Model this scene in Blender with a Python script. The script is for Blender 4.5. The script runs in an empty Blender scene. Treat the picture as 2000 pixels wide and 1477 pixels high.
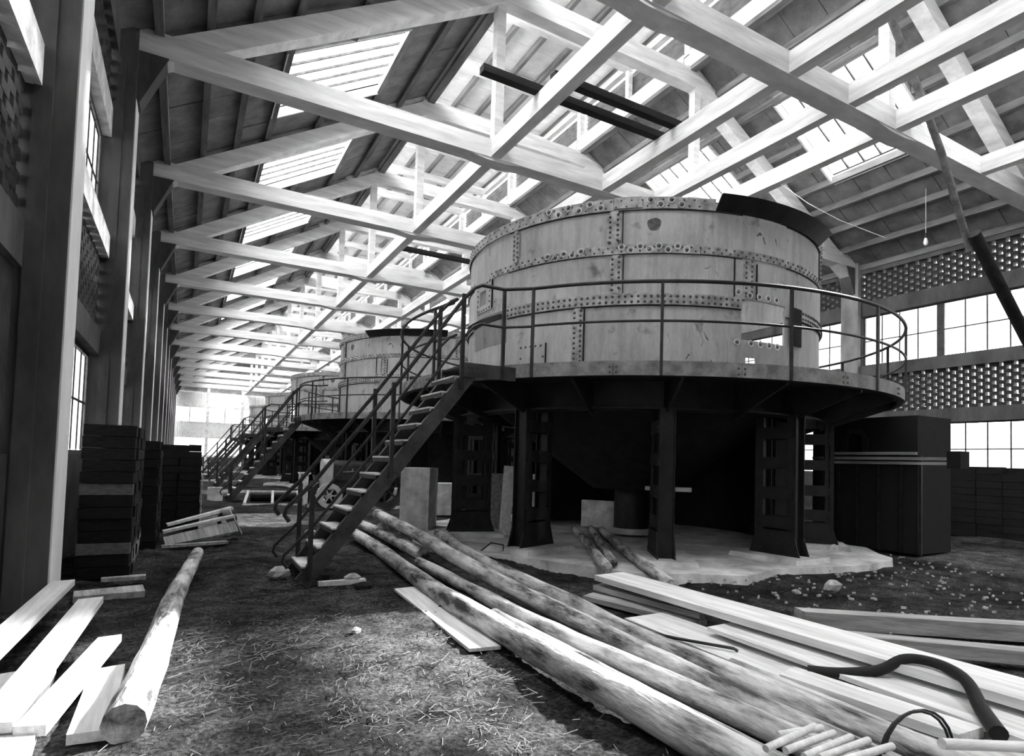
import bpy, math, random
import numpy as np
from mathutils import Matrix, Vector, Quaternion

random.seed(7)
rng = np.random.default_rng(7)
S = bpy.context.scene
COL = S.collection
R = math.radians

# ------------------------------------------------------------------ camera
cam_d = bpy.data.cameras.new('camera')
cam = bpy.data.objects.new('camera', cam_d)
COL.objects.link(cam)
cam_d.sensor_fit = 'HORIZONTAL'
cam_d.sensor_width = 36.0
cam_d.lens = 1174.92 / 2000.0 * 36.0
cam_d.shift_x = -(1022.32 - 1000.0) / 2000.0
cam_d.shift_y = (855.4 - 738.5) / 2000.0
cam_d.clip_start = 0.05
cam_d.clip_end = 600
th, pt, ro = R(29.344), R(2.3523), R(1.6321)
F = Vector((math.sin(th) * math.cos(pt), math.cos(th) * math.cos(pt), math.sin(pt)))
RT = Vector((math.cos(th), -math.sin(th), 0))
UP = Vector((-math.sin(th) * math.sin(pt), -math.cos(th) * math.sin(pt), math.cos(pt)))
R2 = RT * math.cos(ro) + UP * math.sin(ro)
U2 = UP * math.cos(ro) - RT * math.sin(ro)
M = Matrix.Identity(4)
for i in range(3):
    M[i][0], M[i][1], M[i][2] = R2[i], U2[i], -F[i]
M[2][3] = 1.4
cam.matrix_world = M
S.camera = cam

# ------------------------------------------------------------------ daylight
w = bpy.data.worlds.new('overcast_sky')
S.world = w
w.use_nodes = True
bg = w.node_tree.nodes['Background']
bg.inputs[0].default_value = (1, 1, 1, 1)
bg.inputs[1].default_value = 1.0
sun_d = bpy.data.lights.new('sun', 'SUN')
sun_d.energy = 2.6
sun_d.angle = R(2.5)
sun = bpy.data.objects.new('sun', sun_d)
COL.objects.link(sun)
sun.rotation_euler = Vector((-0.81, -0.02, -0.585)).to_track_quat('-Z', 'Y').to_euler()
S.view_settings.view_transform = 'Standard'
S.view_settings.look = 'None'
S.view_settings.exposure = 4.35
S.view_settings.gamma = 1.0
S.view_settings.use_curve_mapping = False
S.cycles.use_denoising = True
S.cycles.max_bounces = 8
S.cycles.diffuse_bounces = 5
S.cycles.transparent_max_bounces = 12
S.cycles.sample_clamp_indirect = 6


# ------------------------------------------------------------------ materials
def g(v):
    return (v, v, v, 1)


def mat(name, v, var=0.35, scale=4.0, stretch=(1, 1, 1), rough=0.85, bump=0.2, metal=0.0, fine=True, lo=0.35, hi=0.65, detail=6):
    m = bpy.data.materials.new(name)
    m.use_nodes = True
    nt = m.node_tree
    b = nt.nodes['Principled BSDF']
    tc = nt.nodes.new('ShaderNodeTexCoord')
    mp = nt.nodes.new('ShaderNodeMapping')
    mp.inputs['Scale'].default_value = stretch
    nt.links.new(tc.outputs['Object'], mp.inputs['Vector'])
    n = nt.nodes.new('ShaderNodeTexNoise')
    n.inputs['Scale'].default_value = scale
    n.inputs['Detail'].default_value = detail
    n.inputs['Roughness'].default_value = 0.65
    nt.links.new(mp.outputs[0], n.inputs['Vector'])
    cr = nt.nodes.new('ShaderNodeValToRGB')
    cr.color_ramp.elements[0].position = lo
    cr.color_ramp.elements[1].position = hi
    cr.color_ramp.elements[0].color = g(v * (1 - var))
    cr.color_ramp.elements[1].color = g(min(0.95, v * (1 + var)))
    nt.links.new(n.outputs['Fac'], cr.inputs['Fac'])
    nt.links.new(cr.outputs['Color'], b.inputs['Base Color'])
    b.inputs['Roughness'].default_value = rough
    b.inputs['Metallic'].default_value = metal
    b.inputs['Specular IOR Level'].default_value = 0.3
    if bump:
        n2 = nt.nodes.new('ShaderNodeTexNoise')
        n2.inputs['Scale'].default_value = scale * (6 if fine else 1)
        n2.inputs['Detail'].default_value = 5
        nt.links.new(mp.outputs[0], n2.inputs['Vector'])
        bp = nt.nodes.new('ShaderNodeBump')
        bp.inputs['Strength'].default_value = bump
        bp.inputs['Distance'].default_value = 0.02
        nt.links.new(n2.outputs['Fac'], bp.inputs['Height'])
        nt.links.new(bp.outputs[0], b.inputs['Normal'])
    return m


def brick_mat(name, v, mortar, scale=4.5):
    m = bpy.data.materials.new(name)
    m.use_nodes = True
    nt = m.node_tree
    b = nt.nodes['Principled BSDF']
    tc = nt.nodes.new('ShaderNodeTexCoord')
    mp = nt.nodes.new('ShaderNodeMapping')
    mp.inputs['Rotation'].default_value = (R(90), 0, R(90))
    nt.links.new(tc.outputs['Object'], mp.inputs['Vector'])
    t = nt.nodes.new('ShaderNodeTexBrick')
    t.inputs['Scale'].default_value = scale
    t.inputs['Color1'].default_value = g(v)
    t.inputs['Color2'].default_value = g(v * 1.6)
    t.inputs['Mortar'].default_value = g(mortar)
    t.inputs['Mortar Size'].default_value = 0.015
    nt.links.new(mp.outputs[0], t.inputs['Vector'])
    nt.links.new(t.outputs['Color'], b.inputs['Base Color'])
    b.inputs['Roughness'].default_value = 0.95
    return m


def glass_mat(name, v):
    m = bpy.data.materials.new(name)
    m.use_nodes = True
    nt = m.node_tree
    nt.nodes.remove(nt.nodes['Principled BSDF'])
    out = [n for n in nt.nodes if n.type == 'OUTPUT_MATERIAL'][0]
    tr = nt.nodes.new('ShaderNodeBsdfTransparent')
    tr.inputs[0].default_value = g(v)
    gl = nt.nodes.new('ShaderNodeBsdfGlossy')
    gl.inputs['Roughness'].default_value = 0.15
    gl.inputs[0].default_value = g(0.6)
    mx = nt.nodes.new('ShaderNodeMixShader')
    n = nt.nodes.new('ShaderNodeTexNoise')
    n.inputs['Scale'].default_value = 2.5
    mt = nt.nodes.new('ShaderNodeMath')
    mt.operation = 'MULTIPLY'
    mt.inputs[1].default_value = 0.12
    nt.links.new(n.outputs['Fac'], mt.inputs[0])
    nt.links.new(mt.outputs[0], mx.inputs[0])
    nt.links.new(tr.outputs[0], mx.inputs[1])
    nt.links.new(gl.outputs[0], mx.inputs[2])
    nt.links.new(mx.outputs[0], out.inputs['Surface'])
    return m


MT = dict(
    dirt=mat('dark_trodden_earth', 0.022, 0.75, 2.2, rough=1.0, bump=1.0, fine=True, lo=0.3, hi=0.72, detail=10),
    yard=mat('yard_earth', 0.3, 0.3, 1.0),
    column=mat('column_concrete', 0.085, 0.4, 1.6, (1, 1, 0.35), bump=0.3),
    beam=mat('whitewashed_beam', 0.7, 0.2, 2.2, (0.35, 1, 3.0), bump=0.25),
    beamy=mat('whitewashed_long_beam', 0.7, 0.2, 2.2, (1, 0.35, 3.0), bump=0.25),
    panel=mat('ceiling_panel', 0.17, 0.35, 1.6, bump=0.15),  # darker copy for the roof slopes, their shade put into the grey
    polewood=mat('grey_pole_wood', 0.12, 0.4, 6, bump=0.2),
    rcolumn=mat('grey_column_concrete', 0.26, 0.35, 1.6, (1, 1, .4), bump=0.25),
    painted_lit_strip=mat('painted_lit_strip', 0.8, 0.12, 1.5, (1, 1, .4), bump=0.15),  # near-white colour standing in for light on the left columns' inner faces
    rimsteel=mat('platform_rim_steel', 0.2, 0.45, 5, rough=0.6, bump=0.1),
    lanternpanel=mat('painted_lit_panel', 0.85, 0.12, 1.6, bump=0.1),  # whiter copy for the lantern ceiling, its light put into the colour
    plinth=mat('dark_plinth', 0.045, 0.5, 2.0, bump=0.3),  # even dark grey for the plinth and the brick infill
    wood=mat('purlin_wood', 0.18, 0.4, 3.0, (1.5, 0.25, 1.5), bump=0.2),
    darkwood=mat('dark_timber', 0.015, 0.5, 4.0, (0.3, 2, 2), bump=0.3),
    wallbrick=mat('wall_brick', 0.03, 0.35, 9.0, bump=0.3),
    concrete=mat('pale_concrete', 0.74, 0.35, 3.5, bump=0.35),
    dust=mat('dusty_concrete', 0.72, 0.5, 2.2, bump=0.5, lo=0.3, hi=0.7),
    plate=mat('tank_plate', 0.4, 0.3, 1.3, (1, 1, 0.45), rough=0.55, bump=0.08, metal=0.15, lo=0.3, hi=0.7),
    band=mat('tank_band', 0.33, 0.45, 6.0, rough=0.6, bump=0.15, metal=0.15),
    rivet=mat('rivet_steel', 0.09, 0.4, 20, rough=0.6, bump=0),
    chalk=mat('chalk_mark', 0.75, 0.1, 10, bump=0),
    steel=mat('dark_painted_steel', 0.016, 0.5, 5, rough=0.5, bump=0.1, metal=0.1),
    rail=mat('railing_steel', 0.03, 0.4, 8, rough=0.45, bump=0.05, metal=0.2),
    stairst=mat('stair_steel', 0.05, 0.5, 3, rough=0.55, bump=0.1, metal=0.1),
    tread=mat('worn_tread', 0.65, 0.35, 4, rough=0.5, bump=0.1),
    black=mat('flat_black', 0.012, 0.5, 5, rough=0.9, bump=0.2),  # plain black; also draws the painted shadow lines on the tanks
    log=mat('peeled_log', 0.36, 0.88, 2.6, (2.6, 0.55, 2.6), bump=0.6, lo=0.38, hi=0.6, detail=9),
    plank=mat('sawn_plank', 0.68, 0.22, 5.0, (3, 0.25, 3), bump=0.15),
    oldplank=mat('weathered_plank', 0.34, 0.4, 5.0, (3, 0.3, 3), bump=0.25),
    stone=mat('broken_stone', 0.42, 0.3, 12, bump=0.5),
    straw=mat('dry_straw', 0.14, 0.4, 12, bump=0),
    stackbrick=mat('stacked_dark_brick', 0.008, 0.7, 7, bump=0.4),
    corr=mat('corrugated_sheet', 0.85, 0.1, 3, rough=0.5, bump=0.05),
    corrdark=mat('dull_corrugated_sheet', 0.12, 0.3, 3, rough=0.6, bump=0.05),
    frame=mat('window_frame', 0.08, 0.4, 6, bump=0.1),
    tractor=mat('tractor_cast_iron', 0.04, 0.4, 6, rough=0.5, bump=0.1),
    hood=mat('tractor_grey_sheet', 0.5, 0.15, 4, rough=0.45, bump=0.05),
    furnace=brick_mat('furnace_brick', 0.006, 0.014),
    glass=glass_mat('dusty_window_glass', 0.32),
    skyglass=glass_mat('skylight_glass', 0.9),
    bulb=mat('bulb_glass', 0.9, 0.05, 3, rough=0.1, bump=0),
    hose=mat('black_hose', 0.008, 0.3, 10, rough=0.7, bump=0.1),
)



def layered(name, base, layers, rough=0.9, bump=(0, 1), metal=0.0, spec=0.3):
    """base grey multiplied by several noise layers (scale, stretch, lo, hi, dark, light)"""
    m = bpy.data.materials.new(name)
    m.use_nodes = True
    nt = m.node_tree
    b = nt.nodes['Principled BSDF']
    tc = nt.nodes.new('ShaderNodeTexCoord')
    cur = None
    for sc_, st, lo, hi, dk, lt in layers:
        mp = nt.nodes.new('ShaderNodeMapping')
        mp.inputs['Scale'].default_value = st
        mp.inputs['Location'].default_value = (sc_ * 3.1, sc_ * 1.7, sc_ * .9)
        nt.links.new(tc.outputs['Object'], mp.inputs['Vector'])
        n = nt.nodes.new('ShaderNodeTexNoise')
        n.inputs['Scale'].default_value = sc_
        n.inputs['Detail'].default_value = 8
        n.inputs['Roughness'].default_value = 0.62
        nt.links.new(mp.outputs[0], n.inputs['Vector'])
        mr = nt.nodes.new('ShaderNodeMapRange')
        mr.inputs['From Min'].default_value = lo
        mr.inputs['From Max'].default_value = hi
        mr.inputs['To Min'].default_value = dk
        mr.inputs['To Max'].default_value = lt
        nt.links.new(n.outputs['Fac'], mr.inputs['Value'])
        last = n
        if cur is None:
            cur = mr.outputs[0]
        else:
            mu = nt.nodes.new('ShaderNodeMath')
            mu.operation = 'MULTIPLY'
            nt.links.new(cur, mu.inputs[0])
            nt.links.new(mr.outputs[0], mu.inputs[1])
            cur = mu.outputs[0]
    mu = nt.nodes.new('ShaderNodeMath')
    mu.operation = 'MULTIPLY'
    mu.use_clamp = True
    mu.inputs[1].default_value = base
    nt.links.new(cur, mu.inputs[0])
    nt.links.new(mu.outputs[0], b.inputs['Base Color'])
    b.inputs['Roughness'].default_value = rough
    b.inputs['Metallic'].default_value = metal
    b.inputs['Specular IOR Level'].default_value = spec
    if bump[0]:
        bp = nt.nodes.new('ShaderNodeBump')
        bp.inputs['Strength'].default_value = bump[0]
        bp.inputs['Distance'].default_value = bump[1]
        nt.links.new(last.outputs['Fac'], bp.inputs['Height'])
        nt.links.new(bp.outputs[0], b.inputs['Normal'])
    return m


MT['dirt'] = layered('trodden_earth', 0.05, [(0.9, (1, 1, 1), .35, .68, .35, 1.6), (4.5, (1, 1, 1), .35, .7, .35, 1.6), (38, (1, 1, 1), .35, .68, .3, 1.9)], 1.0, (1.0, .03), spec=.05)
MT['plate'] = layered('stained_tank_plate', 0.46, [(0.8, (1, 1, .6), .3, .62, .62, 1.08), (5.0, (1.6, 1.6, .18), .36, .6, .82, 1.06), (3.2, (1, 1, 1), .28, .4, .45, 1.0), (40, (1, 1, .3), .3, .7, .9, 1.08)], .6, (.1, .01), .1)

# ------------------------------------------------------------------ mesh builder
class MB:
    def __init__(s):
        s.v, s.f, s.m, s.sm = [], [], [], []

    def quad(s, idx, m=0, smooth=False):
        s.f.append(idx)
        s.m.append(m)
        s.sm.append(smooth)

    def hexa(s, P, m=0):
        b = len(s.v)
        s.v += [tuple(p) for p in P]
        for q in ((0, 3, 2, 1), (4, 5, 6, 7), (0, 1, 5, 4), (1, 2, 6, 5), (2, 3, 7, 6), (3, 0, 4, 7)):
            s.quad([b + i for i in q], m)
        return s

    def box(s, x0, x1, y0, y1, z0, z1, m=0):
        return s.hexa([(x0, y0, z0), (x1, y0, z0), (x1, y1, z0), (x0, y1, z0),
                       (x0, y0, z1), (x1, y0, z1), (x1, y1, z1), (x0, y1, z1)], m)

    def obox(s, c, size, rz=0.0, ry=0.0, rx=0.0, m=0):
        E = Matrix.Rotation(rz, 3, 'Z') @ Matrix.Rotation(ry, 3, 'Y') @ Matrix.Rotation(rx, 3, 'X')
        c = Vector(c)
        P = []
        for dz in (-.5, .5):
            for dx, dy in ((-.5, -.5), (.5, -.5), (.5, .5), (-.5, .5)):
                P.append(c + E @ Vector((dx * size[0], dy * size[1], dz * size[2])))
        return s.hexa(P, m)

    def beam(s, p0, p1, wd, ht, up=(0, 0, 1), m=0):
        p0, p1, up = Vector(p0), Vector(p1), Vector(up)
        d = (p1 - p0).normalized()
        a = d.cross(up).normalized()
        u = a.cross(d).normalized()
        P = []
        for p in (p0, p1):
            P += [p - a * wd / 2 - u * ht / 2, p + a * wd / 2 - u * ht / 2, p + a * wd / 2 + u * ht / 2, p - a * wd / 2 + u * ht / 2]
        return s.hexa(P, m)

    def tube(s, pts, r, n=8, m=0, smooth=True):
        pts = [Vector(p) for p in pts]
        rs = r if isinstance(r, (list, tuple)) else [r] * len(pts)
        base = len(s.v)
        prev = None
        for i, p in enumerate(pts):
            d = (pts[min(i + 1, len(pts) - 1)] - pts[max(i - 1, 0)]).normalized()
            if prev is None:
                a = d.cross(Vector((0, 0, 1)))
                if a.length < 1e-3:
                    a = d.cross(Vector((1, 0, 0)))
            else:
                a = prev - d * prev.dot(d)
            a.normalize()
            prev = a
            b = d.cross(a)
            for k in range(n):
                t = 2 * math.pi * k / n
                s.v.append(tuple(p + (a * math.cos(t) + b * math.sin(t)) * rs[i]))
        for i in range(len(pts) - 1):
            for k in range(n):
                q = base + i * n
                s.quad([q + k, q + (k + 1) % n, q + n + (k + 1) % n, q + n + k], m, smooth)
        e = base + (len(pts) - 1) * n
        c0 = len(s.v)
        s.v += s.v[base:base + n] + s.v[e:e + n]
        s.quad([c0 + k for k in range(n)][::-1], m)
        s.quad([c0 + n + k for k in range(n)], m)
        return s

    def ring(s, r0, r1, z0, z1, a0=0.0, a1=360.0, n=120, r0t=None, r1t=None, m=0, c=(0, 0)):
        """solid ring segment; r0t/r1t radii at the top"""
        full = abs(a1 - a0) >= 359.9
        r0t = r0 if r0t is None else r0t
        r1t = r1 if r1t is None else r1t
        k = max(2, int(round(n * abs(a1 - a0) / 360)))
        cnt = k if full else k + 1
        sec = ((r0, z0), (r1, z0), (r1t, z1), (r0t, z1))
        for j in range(4):
            jj = (j + 1) % 4
            b = len(s.v)
            for i in range(cnt):
                t = R(a0 + (a1 - a0) * i / k)
                cs, sn = math.cos(t), math.sin(t)
                for rr, z in (sec[j], sec[jj]):
                    s.v.append((c[0] + rr * cs, c[1] + rr * sn, z))
            for i in range(k):
                p, q = b + 2 * i, b + 2 * ((i + 1) % cnt)
                s.quad([p, q, q + 1, p + 1][::-1], m, True)
        if not full:
            for a_, rv in ((a0, False), (a1, True)):
                b = len(s.v)
                cs, sn = math.cos(R(a_)), math.sin(R(a_))
                s.v += [(c[0] + rr * cs, c[1] + rr * sn, z) for rr, z in sec]
                s.quad([b, b + 1, b + 2, b + 3][::-1 if rv else 1], m)
        return s

    def disc(s, r, z0, z1, n=72, r1=None, m=0, c=(0, 0)):
        r1 = r if r1 is None else r1
        b = len(s.v)
        for rr, z in ((r, z0), (r1, z1)):
            for i in range(n):
                t = 2 * math.pi * i / n
                s.v.append((c[0] + rr * math.cos(t), c[1] + rr * math.sin(t), z))
        for i in range(n):
            s.quad([b + i, b + (i + 1) % n, b + n + (i + 1) % n, b + n + i], m, True)
        e = len(s.v)
        s.v += s.v[b:b + 2 * n]
        s.quad([e + i for i in range(n)][::-1], m)
        s.quad([e + n + i for i in range(n)], m)
        return s

    def shell(s, rad, z0, z1, holes, thick=0.03, dphi=2.0, m=0):
        """cylinder wall between z0 and z1 with rectangular holes (a0,a1,za,zb)"""
        ang = sorted(set([round(i * dphi, 3) for i in range(int(360 / dphi))] + [round(a % 360, 3) for h in holes for a in h[:2]]))
        zs = sorted(set([z0, z1] + [z for h in holes for z in h[2:] if z0 < z < z1]))
        na, nz = len(ang), len(zs)

        def solid(i, j):
            if j < 0 or j >= nz - 1:
                return False
            a = ang[i % na]
            a2 = ang[(i + 1) % na]
            mid = (a + ((a2 - a) % 360) / 2) % 360
            zm = (zs[j] + zs[j + 1]) / 2
            for h in holes:
                if ((mid - h[0]) % 360) < ((h[1] - h[0]) % 360) and h[2] < zm < h[3]:
                    return False
            return True
        b = len(s.v)
        for a in ang:
            cs, sn = math.cos(R(a)), math.sin(R(a))
            for z in zs:
                s.v.append((rad * cs, rad * sn, z))
                s.v.append(((rad - thick) * cs, (rad - thick) * sn, z))

        def o(i, j): return b + ((i % na) * nz + j) * 2

        def edge(idx):
            e = len(s.v)
            s.v += [s.v[i] for i in idx]
            s.quad([e, e + 1, e + 2, e + 3], m)
        for i in range(na):
            for j in range(nz - 1):
                if not solid(i, j):
                    continue
                A, B, C, D = o(i, j), o(i + 1, j), o(i + 1, j + 1), o(i, j + 1)
                s.quad([A, B, C, D], m, True)
                s.quad([A + 1, D + 1, C + 1, B + 1], m, True)
                if not solid(i, j - 1):
                    edge([A, A + 1, B + 1, B])
                if not solid(i, j + 1):
                    edge([D, C, C + 1, D + 1])
                if not solid(i - 1, j):
                    edge([A, D, D + 1, A + 1])
                if not solid(i + 1, j):
                    edge([B, B + 1, C + 1, C])
        return s

    def dome(s, p, nrm, r, m=0):
        p, nrm = Vector(p), Vector(nrm).normalized()
        a = nrm.cross(Vector((0, 0, 1)))
        if a.length < 1e-3:
            a = Vector((1, 0, 0))
        a.normalize()
        bb = nrm.cross(a)
        b = len(s.v)
        for rr, h in ((1.0, 0.0), (0.75, 0.6)):
            for k in range(6):
                t = math.pi / 3 * k
                s.v.append(tuple(p + (a * math.cos(t) + bb * math.sin(t)) * r * rr + nrm * r * h))
        s.v.append(tuple(p + nrm * r * 0.85))
        for k in range(6):
            kk = (k + 1) % 6
            s.quad([b + k, b + kk, b + 6 + kk, b + 6 + k], m, True)
            s.quad([b + 6 + k, b + 6 + kk, b + 12], m, True)
        return s

    def mesh(s, name, mats, origin=(0, 0, 0)):
        me = bpy.data.meshes.new(name)
        ox, oy, oz = origin
        used = sorted({i for f in s.f for i in f})
        if len(used) < len(s.v):
            mp_ = {u: i for i, u in enumerate(used)}
            s.v = [s.v[u] for u in used]
            s.f = [[mp_[i] for i in f] for f in s.f]
        me.from_pydata([(x - ox, y - oy, z - oz) for x, y, z in s.v], [], s.f)
        if not isinstance(mats, (list, tuple)):
            mats = [mats]
        for mm in mats:
            me.materials.append(MT[mm] if isinstance(mm, str) else mm)
        me.polygons.foreach_set('material_index', s.m)
        me.polygons.foreach_set('use_smooth', s.sm)
        me.update()
        return me

    def build(s, name, mats, parent=None, origin=(0, 0, 0)):
        """vertices in world coordinates; origin = world position of the parent (or of the object itself)"""
        o = bpy.data.objects.new(name, s.mesh(name, mats, origin))
        COL.objects.link(o)
        if parent is not None:
            o.parent = parent
        else:
            o.location = origin
        return o


def tag(o, label=None, cat=None, group=None, kind=None):
    if label:
        o['label'] = label
    if cat:
        o['category'] = cat
    if group:
        o['group'] = group
    if kind:
        o['kind'] = kind
    return o


def empty(name, loc=(0, 0, 0), rz=0.0, parent=None):
    o = bpy.data.objects.new(name, None)
    COL.objects.link(o)
    o.location = loc
    o.rotation_euler = (0, 0, rz)
    o.empty_display_size = 0.2
    if parent:
        o.parent = parent
    return o


def inst(name, me, loc, parent=None, rot=(0, 0, 0), scale=None):
    o = bpy.data.objects.new(name, me)
    COL.objects.link(o)
    o.location = loc
    o.rotation_euler = rot
    if scale:
        o.scale = scale
    if parent:
        o.parent = parent
    return o


def copy_tree(o, parent=None):
    c = o.copy()
    COL.objects.link(c)
    c.parent = parent
    for ch in list(o.children):
        copy_tree(ch, c)
    return c


ORD = ['first', 'second', 'third', 'fourth', 'fifth', 'sixth', 'seventh', 'eighth', 'ninth', 'tenth', 'eleventh', 'twelfth',
       'thirteenth', 'fourteenth', 'fifteenth']

# ------------------------------------------------------------------ layout of the hall
BAY = 5.38
Y0 = 6.92                      # truss nearest the camera in view
K0, K1 = -1, 13                # bays / trusses (13 = end wall)


def TY(k):
    return Y0 + BAY * k


YB, YE = TY(-2) - 0.6, TY(13)
XL, XR = -0.99, 19.5           # inner faces of the columns
GL, GR = -1.45, 19.83          # glazing planes
XCEN = 9.08
TIE0, TIE1 = 8.30, 8.72
SL = 0.58
LV = dict(p=1.35, w1=2.96, c1=3.37, c1t=4.58, w2=4.95, w2t=6.62, c2=7.10, c2t=8.05)

# ------------------------------------------------------------------ ground
ys = np.concatenate([np.linspace(YB, 1, 20), np.linspace(1.05, 12, 190), np.linspace(12.2, 30, 70), np.linspace(31, YE, 30)])
xs = np.concatenate([np.linspace(GL, 7, 130), np.linspace(7.2, GR, 40)])
XX, YY = np.meshgrid(xs, ys)
ZZ = np.zeros_like(XX)
for i in range(26):
    fr = rng.uniform(0.5, 9.0)
    a = rng.uniform(0, 6.28)
    ZZ += 0.011 / (0.6 + 0.35 * fr) * np.sin(fr * (np.cos(a) * XX + np.sin(a) * YY) + rng.uniform(0, 6.28))
ZZ += rng.normal(0, 0.006, ZZ.shape) - 0.012
fm = MB()
ny, nx = XX.shape
fm.v = list(zip(XX.ravel().tolist(), YY.ravel().tolist(), ZZ.ravel().tolist()))
for j in range(ny - 1):
    for i in range(nx - 1):
        q = j * nx + i
        fm.quad([q, q + 1, q + nx + 1, q + nx], 0, True)
tag(fm.build('floor', 'dirt'), 'dark trodden earth floor of the long hall', 'floor', kind='structure')
tag(MB().box(-90, 110, -80, 200, -0.5, -0.3).build('yard_ground', 'yard'), 'bare earth ground outside around the hall', 'ground', kind='structure')

# ------------------------------------------------------------------ side walls
brick_me = MB().box(-0.1, 0.1, -0.11, 0.11, -0.05, 0.05).mesh('brick', 'wallbrick')


def comb_cells(ya, yb, za, zb):
    n = int(round((zb - za) / 0.105))
    ch = (zb - za) / n
    for j in range(n):
        y = ya - (0.17 if j % 2 else 0.0)
        while y < yb:
            a, b = max(y, ya), min(y + 0.24, yb)
            if b - a > 0.04:
                yield a, b, za + j * ch, za + (j + 1) * ch
            y += 0.34


def side_wall(side):
    left = side == 'left'
    X = GL if left else GR
    sgn = 1 if left else -1
    wl = empty('wall_' + side, (X, Y0, 0))
    tag(wl, '%s side wall of concrete frame, honeycomb brick bands and window strips' % side, 'wall', kind='structure')
    org = (X, Y0, 0)

    def xb(a, b):              # a,b = distances towards the inside of the hall
        a = max(a, -.03) if left else a
        return (X + a, X + b) if left else (X - b, X - a)
    # bands that run along the wall
    for nm, za, zb, a, b in (('plinth', -0.3, LV['p'], -0.16, 0.14), ('lintel_band', LV['w1'], LV['c1'], -0.15, 0.16),
                             ('lintel_band', LV['c1t'], LV['w2'], -0.15, 0.22), ('lintel_band', LV['w2t'], LV['c2'], -0.15, 0.16),
                             ('eaves_beam', LV['c2t'], 8.62, -0.18, 0.2)):
        x0, x1 = xb(a, b)
        for k in range(-2, 13):
            MB().box(x0, x1, TY(k) + (0.31 if nm != 'eaves_beam' else 0.0), TY(k + 1) - (0.31 if nm != 'eaves_beam' else 0.0), za, zb).build(nm, 'concrete' if nm == 'lintel_band' and za > 4 and left else 'plinth' if nm == 'plinth' and za < 1 else 'column', wl, org)  # lower left lintels take the dark column grey as painted-in shade
    rest = MB()
    n = 0
    single = {(0, 'lo'), (0, 'hi')} if not left else {(-1, 'lo'), (0, 'lo')}
    for k in range(-2, 13):
        for nm, za, zb in (('lo', LV['c1'], LV['c1t']), ('hi', LV['c2'], LV['c2t'])):
            for a, b, z0, z1 in comb_cells(TY(k) + 0.31, TY(k + 1) - 0.31, za, zb):
                if (k, nm) in single and n < 300 and b - a > 0.2:
                    inst('brick', brick_me, (0, (a + b) / 2 - Y0, (z0 + z1) / 2), wl, (random.uniform(-.02, .02), 0, random.uniform(-.05, .05)), (1, (b - a) / 0.22, (z1 - z0) / 0.104))
                    n += 1
                else:
                    rest.box(X - 0.1, X + 0.1, a, b, z0, z1)
    tag(rest.build('honeycomb_brickwork', 'wallbrick', wl, org), kind='stuff')
    return wl


side_wall('left')
side_wall('right')

# columns
for side, X0, X1 in (('left', GL - 0.0, XL), ('right', XR, GR + 0.15)):
    for k in range(-1, 13):
        y = TY(k)
        cx = (X0 + X1) / 2
        c = empty('concrete_column', (cx, y, 0))
        # shaft with a shallow rib on the faces along the hall
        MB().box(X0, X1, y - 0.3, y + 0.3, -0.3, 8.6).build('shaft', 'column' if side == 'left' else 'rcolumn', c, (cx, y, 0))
        MB().box(cx - 0.07, cx + 0.07, y - 0.325, y - 0.3, 0, 8.0).build('face_rib', 'column', c, (cx, y, 0))
        cap = MB()
        xi = X1 if side == 'left' else X0
        s_ = 1 if side == 'left' else -1
        cap.hexa([(xi, y - .2, 7.4), (xi + s_ * .05, y - .2, 7.4), (xi + s_ * .05, y + .2, 7.4), (xi, y + .2, 7.4),
                  (xi, y - .2, 8.3), (xi + s_ * .45, y - .2, 8.3), (xi + s_ * .45, y + .2, 8.3), (xi, y + .2, 8.3)])
        cap.build('bracket', 'column', c, (cx, y, 0))
        if side == 'left':  # pale strip paints in the light falling on the inner face
          MB().box(xi - .002 if s_ > 0 else xi - .012, xi + .012 if s_ > 0 else xi + .002, y - .27, y + .3, 0, 7.4).build('painted_lit_face', 'painted_lit_strip', c, (cx, y, 0))
        tag(c, 'tall concrete column of the %s wall, %s in line from the camera' % (side, ORD[k + 1]), 'column',
            'columns of the %s wall' % side, 'structure')

# windows
wn = [0]


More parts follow.
